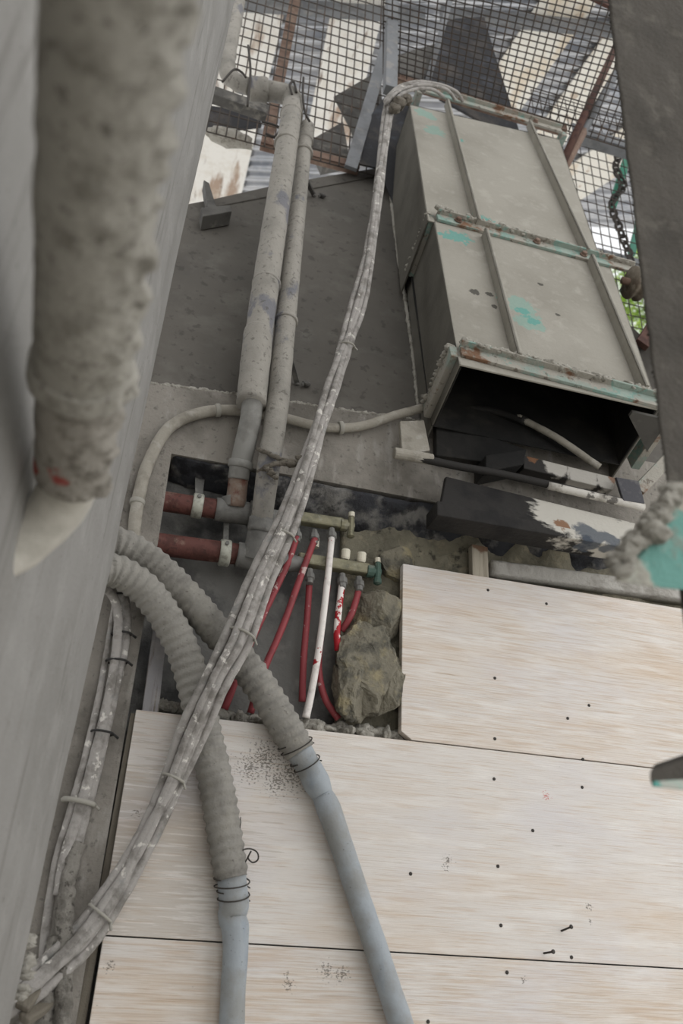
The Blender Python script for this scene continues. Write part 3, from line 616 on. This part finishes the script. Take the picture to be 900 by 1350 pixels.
# ------------------------------------------------------------------ corrugated hoses with smooth layflat ends
def hose(label, pts, rib_pts_end, tail, wirep, pitch=.0245):
    root = thing('corrugated_hose', label, 'hose', at(*tail[-1][:3]))
    path = resample(smooth_path([(at(a, c, d), r) for a, c, d, r in pts], 12), .0028)
    def f(d, a, q):
        k = (d/pitch) % 1
        return 1+.055*math.cos(2*pi*k)+.035*fbm(q, 34, 3)
    b = BM(); tube(b, path, 28, f); obj('corrugated_part', b, hose_m, root, smooth=True)
    b = BM(); tp_ = smooth_path([(at(a, c, d), r) for a, c, d, r in tail], 12); tube(b, resample(tp_, .006), 22, lambda d, a, q: 1+.03*fbm(q, 25, 3)); obj('smooth_part', b, sleeve_m, root, smooth=True)
    for (x, y, Y, x2, y2, r) in wirep:
        b = BM(); p = at(x, y, Y); d = (at(x2, y2, Y)-p).normalized(); s = d.orthogonal().normalized(); u = d.cross(s)
        pt = [(p+(s*cos(t*.35)+u*sin(t*.35))*r+d*.0009*t+d*.012*cos(t*.35+1), .0016) for t in range(30)]
        tube(b, pt, 6); obj('binding_wire', b, wire_dark, root, smooth=True)
    return root
hr = .041
H1 = hose('left corrugated grey hose dropping to a pale smooth hose at bottom left', [(120, 752, -.15, hr), (150, 752, -.125, hr), (185, 772, -.1, hr), (215, 808, -.08, hr), (240, 855, -.062, hr), (256, 905, -.05, hr), (268, 960, -.046, hr), (284, 1030, -.046, hr), (296, 1100, -.046, .040), (305, 1158, -.046, .038)], 0,
     [(304, 1146, -.04, .0335), (306, 1165, -.04, .033), (308, 1195, -.038, .034), (304, 1208, -.034, .0285), (310, 1222, -.038, .0305), (310, 1260, -.036, .0275), (307, 1310, -.034, .027), (304, 1400, -.034, .027)], [(305, 1156, -.046, 306, 1170, .040), (307, 1173, -.042, 308, 1186, .036)])
H2 = hose('right corrugated grey hose running to a long blue-grey smooth hose at bottom centre', [(128, 715, -.12, hr), (160, 718, -.10, hr), (200, 742, -.075, hr), (240, 780, -.055, hr), (280, 826, -.045, hr), (322, 876, -.045, hr), (352, 918, -.045, hr), (378, 962, -.045, hr), (396, 992, -.045, .037)], 0,
     [(394, 990, -.045, .033), (406, 1010, -.04, .031), (417, 1032, -.04, .034), (425, 1048, -.032, .0265), (433, 1066, -.04, .030), (450, 1115, -.034, .028), (475, 1190, -.034, .0275), (502, 1270, -.034, .0275), (540, 1385, -.034, .0275)], [(387, 977, -.045, 394, 990, .043), (400, 1000, -.042, 406, 1010, .036)])
# loose twist of wire beside the left hose
b = BM()
pt = [(318, 1150), (318, 1130), (320, 1121), (330, 1119), (339, 1124), (340, 1133), (333, 1137), (327, 1131), (331, 1122), (322, 1140), (325, 1145)]
tube(b, smooth_path([(at(x, y, -.06-.004*(i % 3)), .0018) for i, (x, y) in enumerate(pt)], 8), 6)
tube(b, smooth_path([(at(314, 1120, -.05), .0013), (at(316, 1098, -.06), .0013), (at(317, 1077, -.065), .0011)], 6), 5)
obj('loose_wire_end', b, wire_dark, H1, smooth=True)
# ------------------------------------------------------------------ long cable bundle
base = [(512, 150, .10), (500, 230, .06), (487, 320, .02), (470, 405, -.03), (440, 505, -.10), (408, 598, -.135), (379, 680, -.14), (342, 762, -.14), (312, 840, -.14), (284, 895, -.13), (252, 965, -.10), (226, 1030, -.07), (188, 1110, -.05), (148, 1180, -.05), (110, 1235, -.05), (70, 1275, -.06), (30, 1308, -.07), (-20, 1335, -.08)]
# perpendicular offsets in the image for each strand along the bundle
offs = {0: [-6, -3, -2, -8, -5, -6, -9, -12, -15, -12, -14, -10, -8, -12, -14, -15, -15, -15],
        1: [-1, 0, 4, -1, 2, 0, -1, -2, -3, -2, -2, -1, 2, -2, -4, -4, -4, -4],
        2: [4, 3, -3, 5, 6, 6, 7, 8, 8, 8, 9, 7, 8, 7, 6, 6, 6, 6],
        3: [0, 5, 6, 9, 0, 9, 14, 16, 18, 16, 17, 12, 12, 14, 16, 15, 16, 16],
        4: [3, -1, 1, 3, -7, -1, 3, 3, 6, 4, 4, 3, -2, 4, 2, 2, 2, 2]}
loops = {0: [(600, 132, .13), (588, 118, .10), (560, 112, .09), (530, 118, .09), (513, 132, .08)], 1: [(610, 134, .14), (600, 120, .11), (570, 110, .10), (535, 114, .1), (512, 130, .09)],
         2: [(585, 128, .12), (570, 118, .10), (545, 118, .09), (522, 130, .09)], 3: [(560, 122, .12), (545, 112, .10), (525, 116, .1), (508, 132, .1)], 4: [(604, 128, .13), (580, 113, .11), (548, 108, .1), (518, 120, .1)]}
for k in range(5):
    pts = [(x, y, Y-.03, .0075) for x, y, Y in loops[k]]
    for i, (x, y, Y) in enumerate(base):
        x2, y2 = base[min(i+1, len(base)-1)][:2]; x1, y1 = base[max(i-1, 0)][:2]
        dx, dy = x2-x1, y2-y1; l = math.hypot(dx, dy); o = offs[k][i]*1.0
        pts.append((x+dy/l*-o*-1, y-dx/l*o, Y-.012-(.014 if k in (1, 4) else 0)+.003*((i+k) % 3), .0086+.0022*min(1, i/8)))
    b = BM(); pxtube(b, pts, 9, 10, dust(.16, 55))
    tag(obj('cable', b, cable_m, smooth=True), 'dust-caked grey cable in the long bundle from chute top to lower left', 'cable', 'cables of the long bundle')
for i, (x, y, Y, dx, dy, r, lab) in enumerate(((458, 456, -.075, -8, 28, .022, 'pale tie round the cable bundle in front of the dark plate'), (374, 705, -.14, -10, 26, .026, 'pale tie round the cable bundle beside the manifold'), (319, 836, -.14, -12, 22, .034, 'pale tie round the cable bundle at the hose crossing'), (228, 1026, -.075, -12, 24, .026, 'pale tie round the cable bundle on the middle board'), (132, 1204, -.055, -14, 18, .03, 'pale tie round the cable bundle at the lower board end'))):
    p = at(x, y, Y-.012); d = (at(x+dx, y+dy, Y-.012)-p).normalized(); s = d.orthogonal().normalized(); s = (RT-d*RT.dot(d)).normalized(); u = d.cross(s)
    b = BM(); tube(b, [(p+s*cos(t*.262)*r+u*sin(t*.262)*r*.75, .0035) for t in range(25)], 6); tube(b, [(p+s*r, .003), (p+s*(r+.012)+d*.012, .003)], 6)
    tag(obj('cable_tie', b, tie_pale, smooth=True), lab, 'cable tie')
# knot of tape at the top of the bundle
b = BM(); 
for i, (x, y, r) in enumerate(((527, 136, .03), (536, 132, .026), (520, 143, .024))): lump(b, at(x, y, .05), (r, r*.8, r*.9), i, .35, 3)
tag(obj('tape_wrap', b, twine, smooth=True), 'crusted tape knot holding the cable loops at the chute top', 'tape')

# ------------------------------------------------------------------ cables down the jamb on the left
def lcable(label, pts, m, k=.1, s=50):
    b = BM(); pxtube(b, pts, 12, 12, dust(k, s)); return tag(obj('cable', b, m, smooth=True), label, 'cable')
lcable('grey cable strapped down the jamb, right of the pair below the left hose', [(132, 758, -.08, .010), (150, 775, -.05, .011), (164, 790, -.03, .0115), (167, 830, -.022, .0115), (160, 872, -.022, .0115), (146, 935, -.022, .0115), (126, 1020, -.022, .013), (108, 1085, -.024, .014), (92, 1150, -.03, .016)], cable_m)
lcable('grey cable strapped down the jamb, left of the pair below the left hose', [(130, 770, -.1, .010), (144, 780, -.07, .0115), (154, 800, -.05, .0115), (155, 840, -.045, .0115), (146, 905, -.035, .0115), (128, 985, -.03, .0125), (106, 1065, -.03, .013), (86, 1130, -.035, .013), (78, 1180, -.04, .013)], cable_m)
lcable('thin grey cable hidden deepest against the left wall edge', [(152, 790, -.03, .007), (143, 845, -.02, .007), (130, 920, -.02, .008), (112, 1000, -.02, .009), (92, 1075, -.02, .010), (74, 1140, -.02, .010), (60, 1230, -.025, .010), (56, 1300, -.03, .010)], cable_m)
lcable('thick mortar-crusted cable at the lower left corner', [(104, 1112, -.03, .014), (92, 1150, -.045, .017), (86, 1200, -.055, .018), (86, 1255, -.06, .017), (84, 1300, -.065, .018), (80, 1390, -.07, .020)], cable_crust, .3, 60)
lcable('short mortar-crusted cable standing left of the thick crusted cable', [(72, 1235, -.05, .013), (66, 1270, -.055, .016), (62, 1310, -.06, .017), (58, 1390, -.065, .018)], cable_crust, .35, 60)
for x, y, dx, dy, r, lab, m in ((158, 786, 0, 20, .026, 'black tie round two cables just below the left hose', tie_m), (160, 836, -2, 20, .024, 'black tie round two cables, second below the left hose', tie_m), (154, 872, -3, 20, .026, 'black tie round two cables, third below the left hose', tie_m), (135, 966, -5, 20, .026, 'dark tie round two cables beside the middle board top', tie_m), (104, 1058, -6, 20, .036, 'pale strap round the cables at the jamb beside the middle board', tie_pale)):
    p = at(x, y, -.03); d = (at(x+dx, y+dy, -.03)-p).normalized(); s = (RT-d*RT.dot(d)).normalized(); u = d.cross(s)
    b = BM(); tube(b, [(p+s*cos(t*.262)*r+u*sin(t*.262)*r*.8, .0028 if m is tie_m else .006) for t in range(25)], 6); tube(b, [(p+s*r, .003), (p+s*(r+.01)-u*.012+d*.006, .0035)], 6)
    tag(obj('cable_tie', b, m, smooth=True), lab, 'cable tie')
for i, (x, y, x2, y2, w, lab) in enumerate(((28, 1330, 58, 1290, .03, 'broken wood scrap in the lower left corner nearest the wall'), (30, 1345, 66, 1322, .028, 'broken wood scrap in the lower left corner under the other scrap'))):
    b = BM(); bar(b, at(x, y, -.1), at(x2, y2, -.06), w, .018); tag(obj('wood_scrap', b, timber_grey, bevel=.004), lab, 'wood scrap')
b = BM(); crust(b, at(38, 1225, -.27), at(24, 1320, -.27), .014, 14, 77)
tag(obj('mortar_lump', b, crust_m, smooth=True), 'ragged mortar lumps on the left wall edge near the bottom', 'mortar')

# ------------------------------------------------------------------ blurred crusted pipe along the left wall
fp = thing('crusted_pipe', 'thick mortar-crusted pipe, out of focus along the left wall', 'pipe', at(95, 640, -1.21))
p0, p1 = at(158, -60, -1.80), at(94, 622, -1.22)
p0 = V((p1.x+.0255, p0.y, p0.z))
dr = (p1-p0).normalized()
kx = p0.lerp(p1, .66)
rr = .043
def cf(d, a, q):
    n = fbm(q, 22, 4); k = 1+.05*n
    o = (q-p0); ax = o-dr*o.dot(dr); rt = max(0, ax.normalized().dot((RT*.9-UP*.2).normalized()))
    k += rt**2*.30*max(0, fbm(q+V((3, 1, 2)), 48, 3)+.15)
    return k
b = BM(); tube(b, resample([(p0-dr*.25, rr*1.02), (kx, rr*1.0)], .004), 72, cf); obj('upper_length', b, crust_m, fp, smooth=True)
b = BM(); tube(b, resample([(kx-dr*.006, rr*1.12), (kx+dr*.018, rr*1.16)], .003), 60, cf); obj('collar', b, crust_m, fp, smooth=True)
redend = MAT('crust_with_red_paint', (152, 147, 138), [((112, 107, 98), ('n', 40, .5, .68), .9), ((158, 62, 54), ('p', [(p1-dr*.012+RT*.008-FW*rr, .02), (p1-dr*.014-RT*.032-FW*rr*.6, .013), (p1-dr*.008+RT*.025-FW*.03, .012)], 1.6, 50), .85)], .95, bump=.7, bscale=110)
b = BM(); tube(b, resample([(kx, rr*.96), (p1, rr*.95)], .004), 72, cf); obj('lower_length', b, redend, fp, smooth=True)
b = BM(); e = [(p1-dr*.02, .034), (p1+dr*.03+V((-.002, 0, -.006)), .033), (p1+dr*.07+V((-.02, 0, -.03)), .032), (p1+dr*.085+V((-.05, 0, -.065)), .03), (p1+dr*.08+V((-.10, 0, -.115)), .028)]
wh = MAT('whitish_plastic', (186, 182, 172), [((150, 146, 136), ('n', 14, .48, .7), .7)], .75, bump=.2)
tube(b, smooth_path(e, 12), 24, dust(.06, 30)); obj('outlet_elbow', b, wh, fp, smooth=True)

# ------------------------------------------------------------------ steel column and hopper lip close to the camera at right
cl = thing('steel_column', 'dark cement-dusted steel column leaning down the right edge, out of focus', 'column', at(900, 640, -1.3))
a, c, d_, e = at(796, -40, -1.36), at(898, -40, -1.36), at(975, 655, -1.30), at(880, 655, -1.30)
k_ = 1+2.75/(a.z-e.z); d_, e = c+(d_-c)*k_, a+(e-a)*k_
b = BM(); grid_quad(b, a, c, d_, e, 18, 160, lambda p: .004*fbm(p, 26, 4), V((0, -1, 0)), V((.075, .07, 0))); obj('box_section', b, column_m, cl, smooth=True)
b = BM(); crust(b, at(799, -30, -1.35), at(880, 640, -1.29), .0028, 150, 51); obj('mortar_crust', b, column_m, cl, smooth=True)
lip = thing('hopper_lip', 'turquoise steel lip with thick mortar crust at right edge below the column', 'hopper lip', at(860, 720, -1.35))
b = BM(); poly(b, [at(x, y, -1.35) for x, y in ((806, 766), (838, 738), (862, 700), (886, 660), (960, 640), (960, 790), (900, 779), (850, 774))], (.05, .05, .05)); obj('plate', b, lip_m, lip, bevel=.004)
b = BM(); crust(b, at(812, 752, -1.36), at(850, 700, -1.36), .013, 18, 61, sub=3); crust(b, at(850, 700, -1.36), at(892, 648, -1.36), .014, 18, 62, sub=3)
obj('mortar_crust', b, crust_m, lip, smooth=True)
sb = thing('steel_bracket', 'small dark bracket end with turquoise underside, out of focus at right edge', 'bracket', at(890, 1022, -1.3))
b = BM(); poly(b, [at(x, y, -1.3) for x, y in ((856, 1016), (920, 994), (930, 1044), (896, 1040), (857, 1034))], (.04, .05, .02)); obj('bar', b, column_m, sb, bevel=.003)
b = BM(); poly(b, [at(x, y, -1.303) for x, y in ((862, 1030), (925, 1026), (930, 1041), (896, 1040), (862, 1036))], (.0, .004, 0)); obj('painted_strip', b, teal_m, sb)

# ------------------------------------------------------------------ steelwork and mesh above
YM = .55
def wmesh(label, q, nu, nv, r=.0035):
    """q: corner points TL,TR,BR,BL"""
    root = thing('wire_mesh', label, 'wire mesh', (V(q[2])+V(q[3]))/2); b = BM(); q = [V(p) for p in q]; n = (q[1]-q[0]).cross(q[3]-q[0]).normalized()
    for i in range(nu+1):
        u, w = q[0].lerp(q[1], i/nu), q[3].lerp(q[2], i/nu); tube(b, smooth_path([(u, r), (u.lerp(w, .5)+n*random.uniform(-.004, .004), r), (w, r)], 4), 5)
    obj('upright_wires', b, mesh_m, root); b = BM()
    for j in range(nv+1):
        u, w = q[0].lerp(q[3], j/nv), q[1].lerp(q[2], j/nv); tube(b, [(u+n*r*1.6, r), (w+n*r*1.6, r)], 5)
    obj('cross_wires', b, mesh_m, root)
    return root
def vq(x0, x1, y0, y1, Y):   # vertical rectangle seen between pixel columns measured at its lower edge
    a, c = at(x0, y1, Y), at(x1, y1, Y); zt = at((x0+x1)/2, y0, Y).z
    return [V((a.x, Y, zt)), V((c.x, Y, zt)), V((c.x, Y, a.z)), V((a.x, Y, a.z))]
wmesh('wire mesh panel at top left behind the two upright pipes', vq(272, 508, -200, 172, YM), 19, 36)
q = [at(505, -160, -.25), at(960, -60, -.25), at(850, 205, .5), at(505, 98, .5)]
wmesh('wire mesh panel leaning forward over the chute top', q, 36, 30)
b = BM(); bar(b, at(596, -10, .33), at(564, 106, .47), .03, .006); m_ = bpy.data.objects['wire_mesh.001']; obj('seam_bar', b, steel_grey, m_)
wmesh('pale wire mesh panel right of the chute beside the column', vq(735, 950, 160, 470, .75), 17, 26, .003)
def member(nm, label, cat, p, q, w, t, m, L=False, side=(1, 0, 0)):
    b = BM()
    if L: angle_bar(b, p, q, w, t, side, (0, 1, 0))
    else: bar(b, p, q, w, t, side)
    return tag(obj(nm, b, m, bevel=.002), label, cat)
member('rusty_bar', 'rusty flat bar standing upright behind the left mesh panel', 'steel bar', at(395, -30, YM+.03), at(350, 196, YM+.03), .055, .012, rust_m)
member('rusty_bar', 'rusty angle bar along the lower edge of the left mesh panel', 'steel bar', at(344, 188, YM+.0), at(474, 222, YM+.0), .045, .006, rust_m, True, (0, 0, 1))
member('rusty_bar', 'rusty angle bar along the lower edge of the mesh over the chute', 'steel bar', at(512, 100, .49), at(748, 172, .49), .045, .006, rust_m, True, (0, 0, 1))
member('rusty_bar', 'dark rusty bar crossing the mesh at the top right corner', 'steel bar', at(745, -22, .28), at(815, 12, .28), .07, .02, rust_dark, False, (0, 0, 1))
member('steel_post', 'grey steel post above the cable loops', 'steel post', at(517, -40, .30), at(514, 120, .26), .056, .05, steel_grey)
member('diagonal_brace', 'grey diagonal brace running down left from the post to the plate', 'brace', at(509, 60, .56), at(462, 222, .48), .06, .02, steel_grey)
member('pipe_rail', 'dusty horizontal rail below the pipe branch at upper left', 'rail', at(272, 122, .40), at(352, 150, .40), .06, .05, dark_plate, False, (0, 0, 1))
b = BM(); wire(b, at(812, 60, .42), at(742, 212, .42), .022); tag(obj('diagonal_pipe', b, rust_dark, smooth=True), 'dark rusty diagonal pipe left of the grey one, upper right', 'pipe')
b = BM(); wire(b, at(826, 70, .45), at(764, 180, .45), .024); dp = tag(obj('diagonal_pipe', b, steel_grey, smooth=True), 'blue-grey diagonal pipe with rusty foot beside the column, upper right', 'pipe')
b = BM(); wire(b, at(768, 173, .45), at(740, 226, .45), .026); o = obj('rusty_foot', b, rust_m, dp, smooth=True)
member('steel_angle', 'grey steel angle running right from the chute top to the column', 'steel angle', at(755, 172, .6), at(860, 206, .6), .07, .008, steel_grey, True, (0, 0, 1))
member('steel_rail', 'dark grey rail behind the pulley wheel beside the column', 'rail', at(785, 334, 1.1), at(880, 360, 1.1), .05, .05, steel_grey, False, (0, 0, 1))
member('rusty_bar', 'short dark rusty bar between chute edge and column', 'steel bar', at(868, 420, .3), at(845, 455, .3), .06, .03, rust_dark)
member('green_bar', 'green painted bar hanging beside the chain near the column', 'steel bar', at(832, 190, 1.0), at(806, 275, 1.0), .05, .02, MAT('green_paint', (64, 132, 110), [((120, 130, 116), ('n', 10, .55, .7), .6)], .6))
member('green_bar', 'lower green painted bar behind the chain near the column', 'steel bar', at(846, 280, 1.0), at(832, 335, 1.0), .045, .02, MAT('green_paint_dull', (74, 128, 110), [], .6))
# chain: links
chn = thing('chain', 'dark hanging chain in front of the right mesh panel', 'chain', at(830, 330, .95))
cp = resample(smooth_path([(at(x, y, .95), 0) for x, y in ((818, 200), (811, 222), (822, 245), (806, 268), (816, 300), (828, 332), (834, 352))], 10), .052)
for i, ((p, _), (q, _)) in enumerate(zip(cp, cp[1:])):
    d = (q-p).normalized(); s = d.cross(V((0, 1, 0)) if i % 2 else V((.7, .7, 0))).normalized(); b = BM()
    tube(b, [(p+d*.026+d*cos(t*pi/6)*.036+s*sin(t*pi/6)*.018, .008) for t in range(13)], 6); obj('link', b, wire_dark, chn, smooth=True)
# loose wires by the pipe elbow
b = BM()
for k in (((327, 60), (330, 95), (326, 140)), ((385, 125), (382, 112), (387, 108), (391, 122)), ((400, 102), (399, 125), (402, 148), (408, 160)), ((345, 160), (362, 165), (369, 170), (362, 180), (350, 176)), ((293, 108), (308, 92), (318, 95), (324, 102))):
    tube(b, smooth_path([(at(x, y, .12), .005) for x, y in k], 8), 6)
tag(obj('loose_wire', b, wire_dark, smooth=True), 'bent loose wire ends round the pipe elbow at the top', 'wire')
# sheets behind the mesh
def slab(nm, label, cat, px, Y, m, t=.012, tilt=0):
    b = BM(); pts = [at(x, y, Y+tilt*(y-px[0][1])/100) for x, y in px]; poly(b, pts, (0, t, 0)); return tag(obj(nm, b, m, bevel=.002), label, cat)
slab('rubber_sheet', 'black rubber sheet with dusty top behind the mesh over the chute', 'sheet', ((586, 30), (600, 24), (638, 22), (652, 70), (690, 190), (580, 130), (560, 100)), .80, black_sheet, .015)
slab('rubber_sheet', 'dark dusty sheet hanging at left behind the mesh over the chute', 'sheet', ((524, 72), (592, 52), (600, 130), (512, 100)), .85, dark_plate, .015)
slab('steel_plate', 'grey three-cornered steel plate hanging behind the left mesh panel', 'steel plate', ((440, 127), (500, 92), (510, 200), (478, 216), (462, 170)), .75, dark_plate, .01)
slab('steel_plate', 'dark steel plate between the grey brace and the cable bundle', 'steel plate', ((490, 150), (520, 110), (545, 150), (540, 320), (500, 222), (474, 216)), .50, black_sheet, .01)
slab('rubber_sheet', 'dark low sheet behind the lower left corner of the mesh', 'sheet', ((270, 138), (340, 148), (345, 165), (300, 170), (268, 170)), .85, black_sheet, .02)
slab('slatted_tray', 'dark slatted tray behind the lower part of the left mesh panel', 'tray', ((408, 185), (452, 160), (462, 215), (425, 222)), 1.1, dark_plate, .05)
b = BM(); lump(b, at(302, 182, .7), (.12, .05, .035), 4, .3, 3)
tag(obj('mortar_lump', b, crust_m, smooth=True), 'grey crusted lump on the rail between left wall and mesh', 'mortar')

# ------------------------------------------------------------------ corrugated roof far above, in two bays with different directions
ZR = 8.0
def roof(nm, x0, x1, y0, y1, ang, z, pitch=.112, amp=.034):
    """corrugations run across direction 'ang' (from +Y towards -X), origin above the camera"""
    b = BM(); d = V((-sin(ang), cos(ang), 0)); e = V((cos(ang), sin(ang), 0)); n = int((y1-y0)/(pitch/8)); prev = None; o = V((0, -D, 0))
    for j in range(n+1):
        s = y0+(y1-y0)*j/n; zz = z+amp*sin(2*pi*s/pitch)
        a = [b.verts.new(o+e*(x0+(x1-x0)*i/24)+d*s+V((0, 0, zz+.012*noise.noise(V((i*.7, s*2, 0)))))) for i in range(25)]
        if prev:
            for i in range(24): b.faces.new((prev[i], prev[i+1], a[i+1], a[i]))
        prev = a
    o = obj(nm, b, tin, smooth=True); o.modifiers.new('thickness', 'SOLIDIFY').thickness = .002
    return tag(o, kind='structure')
A1 = R(-14); fe = at_z(808, 303, ZR); d1 = V((-sin(A1), cos(A1), 0))
roof('ceiling', -3.6, 10, 2.2, (fe-V((0, -D, 0))).dot(d1), A1, ZR)
def plank(label, px0, px1, ztop, wid, m):
    wid *= 1.42
    p, q = at_z(*px0, ztop), at_z(*px1, ztop); b = BM(); bar(b, p, q, wid, .02, (1, 0, 0)); o = obj('roof_board', b, m, bevel=.003)
    return tag(o, label, 'board', 'boards under the tin roof')
zb = ZR-.05
plank('rust-stained white roof board farthest left behind the mesh', (346, -60), (268, 330), zb, .34, peel)
plank('rust-stained white roof board between the rusty bar and grey post', (488, -60), (428, 200), zb, .27, peel)
plank('cream roof board slanting down left of the pair right of the black sheet', (770, -30), (655, 140), zb-.01, .27, peel_pale)
plank('cream roof board slanting behind the diagonal pipes near the column', (850, 10), (690, 230), zb-.01, .2, peel_pale)
plank('cream roof board low right, behind the pale mesh by the chain', (850, 178), (722, 266), zb-.01, .27, peel_pale)
member('roof_beam', 'blue-grey roof beam crossing high behind the top of the mesh', 'beam', at_z(250, 0, zb-.1), at_z(560, 22, zb-.1), .11, .06, steel_grey, False, (0, 0, 1))
member('roof_beam', 'blue-grey roof beam crossing above the black sheet and cream boards', 'beam', at_z(580, 18, zb-.1), at_z(830, 42, zb-.1), .11, .06, steel_grey, False, (0, 0, 1))
# tree outside, seen below the roof edge
tc = at(862, 388, 9); tr_ = thing('tree', 'sunlit green tree outside, seen through the mesh beside the column', 'tree', (tc.x, 9, 0))
b = BM(); tube(b, smooth_path([(V((tc.x, 9, 0)), .25), (V((tc.x+.1, 9, 4)), .2), (V((tc.x, 9, tc.z)), .08)], 6), 10, dust(.1, 3)); obj('trunk', b, bark_m, tr_, smooth=True)
b = BM(); rs = random.Random(5)
for i in range(2600):
    v = V((rs.gauss(0, 1), rs.gauss(0, 1), rs.gauss(0, 1))).normalized()*rs.uniform(.5, 1)
    p = tc+V((v.x*1.05, v.y*1.0, v.z*1.05)); s = rs.uniform(.06, .12); a = V((rs.gauss(0, 1), rs.gauss(0, 1), rs.gauss(0, .5))).normalized(); c = a.orthogonal().normalized()
    m0 = p+a*s; b.faces.new([b.verts.new(k) for k in (p-a*s, p+c*s*.5+V((0, 0, .02)), m0, p-c*s*.5+V((0, 0, .02)))])
obj('crown', b, leaf_m, tr_)

# ------------------------------------------------------------------ light: overcast daylight plus a broad soft sun from behind the camera
w = bpy.data.worlds.new('sky'); bpy.context.scene.world = w; w.use_nodes = True
nt = w.node_tree; bg = nt.nodes['Background']
tcn = nt.nodes.new('ShaderNodeTexCoord'); sx = nt.nodes.new('ShaderNodeSeparateXYZ'); rmp = nt.nodes.new('ShaderNodeValToRGB')
nt.links.new(tcn.outputs['Generated'], sx.inputs[0]); nt.links.new(sx.outputs['Z'], rmp.inputs[0]); nt.links.new(rmp.outputs[0], bg.inputs['Color'])
nt.links.remove(sx.outputs['Z'].links[0]); mr = nt.nodes.new('ShaderNodeMapRange'); mr.inputs[1].default_value = -1; nt.links.new(sx.outputs['Z'], mr.inputs[0]); nt.links.new(mr.outputs[0], rmp.inputs[0])
cr = rmp.color_ramp; cr.elements[0].color = (.7, .69, .67, 1); cr.elements[1].color = (1, 1, 1, 1)
for ps, c in ((.42, (1.15, 1.14, 1.12, 1)), (.5, (2.0, 2.0, 2.02, 1)), (.62, (1.1, 1.12, 1.16, 1))):
    e_ = cr.elements.new(ps); e_.color = c
bg.inputs['Strength'].default_value = 1.0
sun = bpy.data.objects.new('daylight', bpy.data.lights.new('daylight', 'SUN')); C.objects.link(sun)
sun.data.energy = 1.05; sun.data.angle = R(90); sun.data.color = (1, .99, .975)
sun.rotation_euler = V((.62, -.55, .55)).to_track_quat('Z', 'Y').to_euler()
vs = bpy.context.scene.view_settings
vs.view_transform = 'Standard'; vs.look = 'None'; vs.exposure = 0; vs.gamma = 1; vs.use_curve_mapping = False
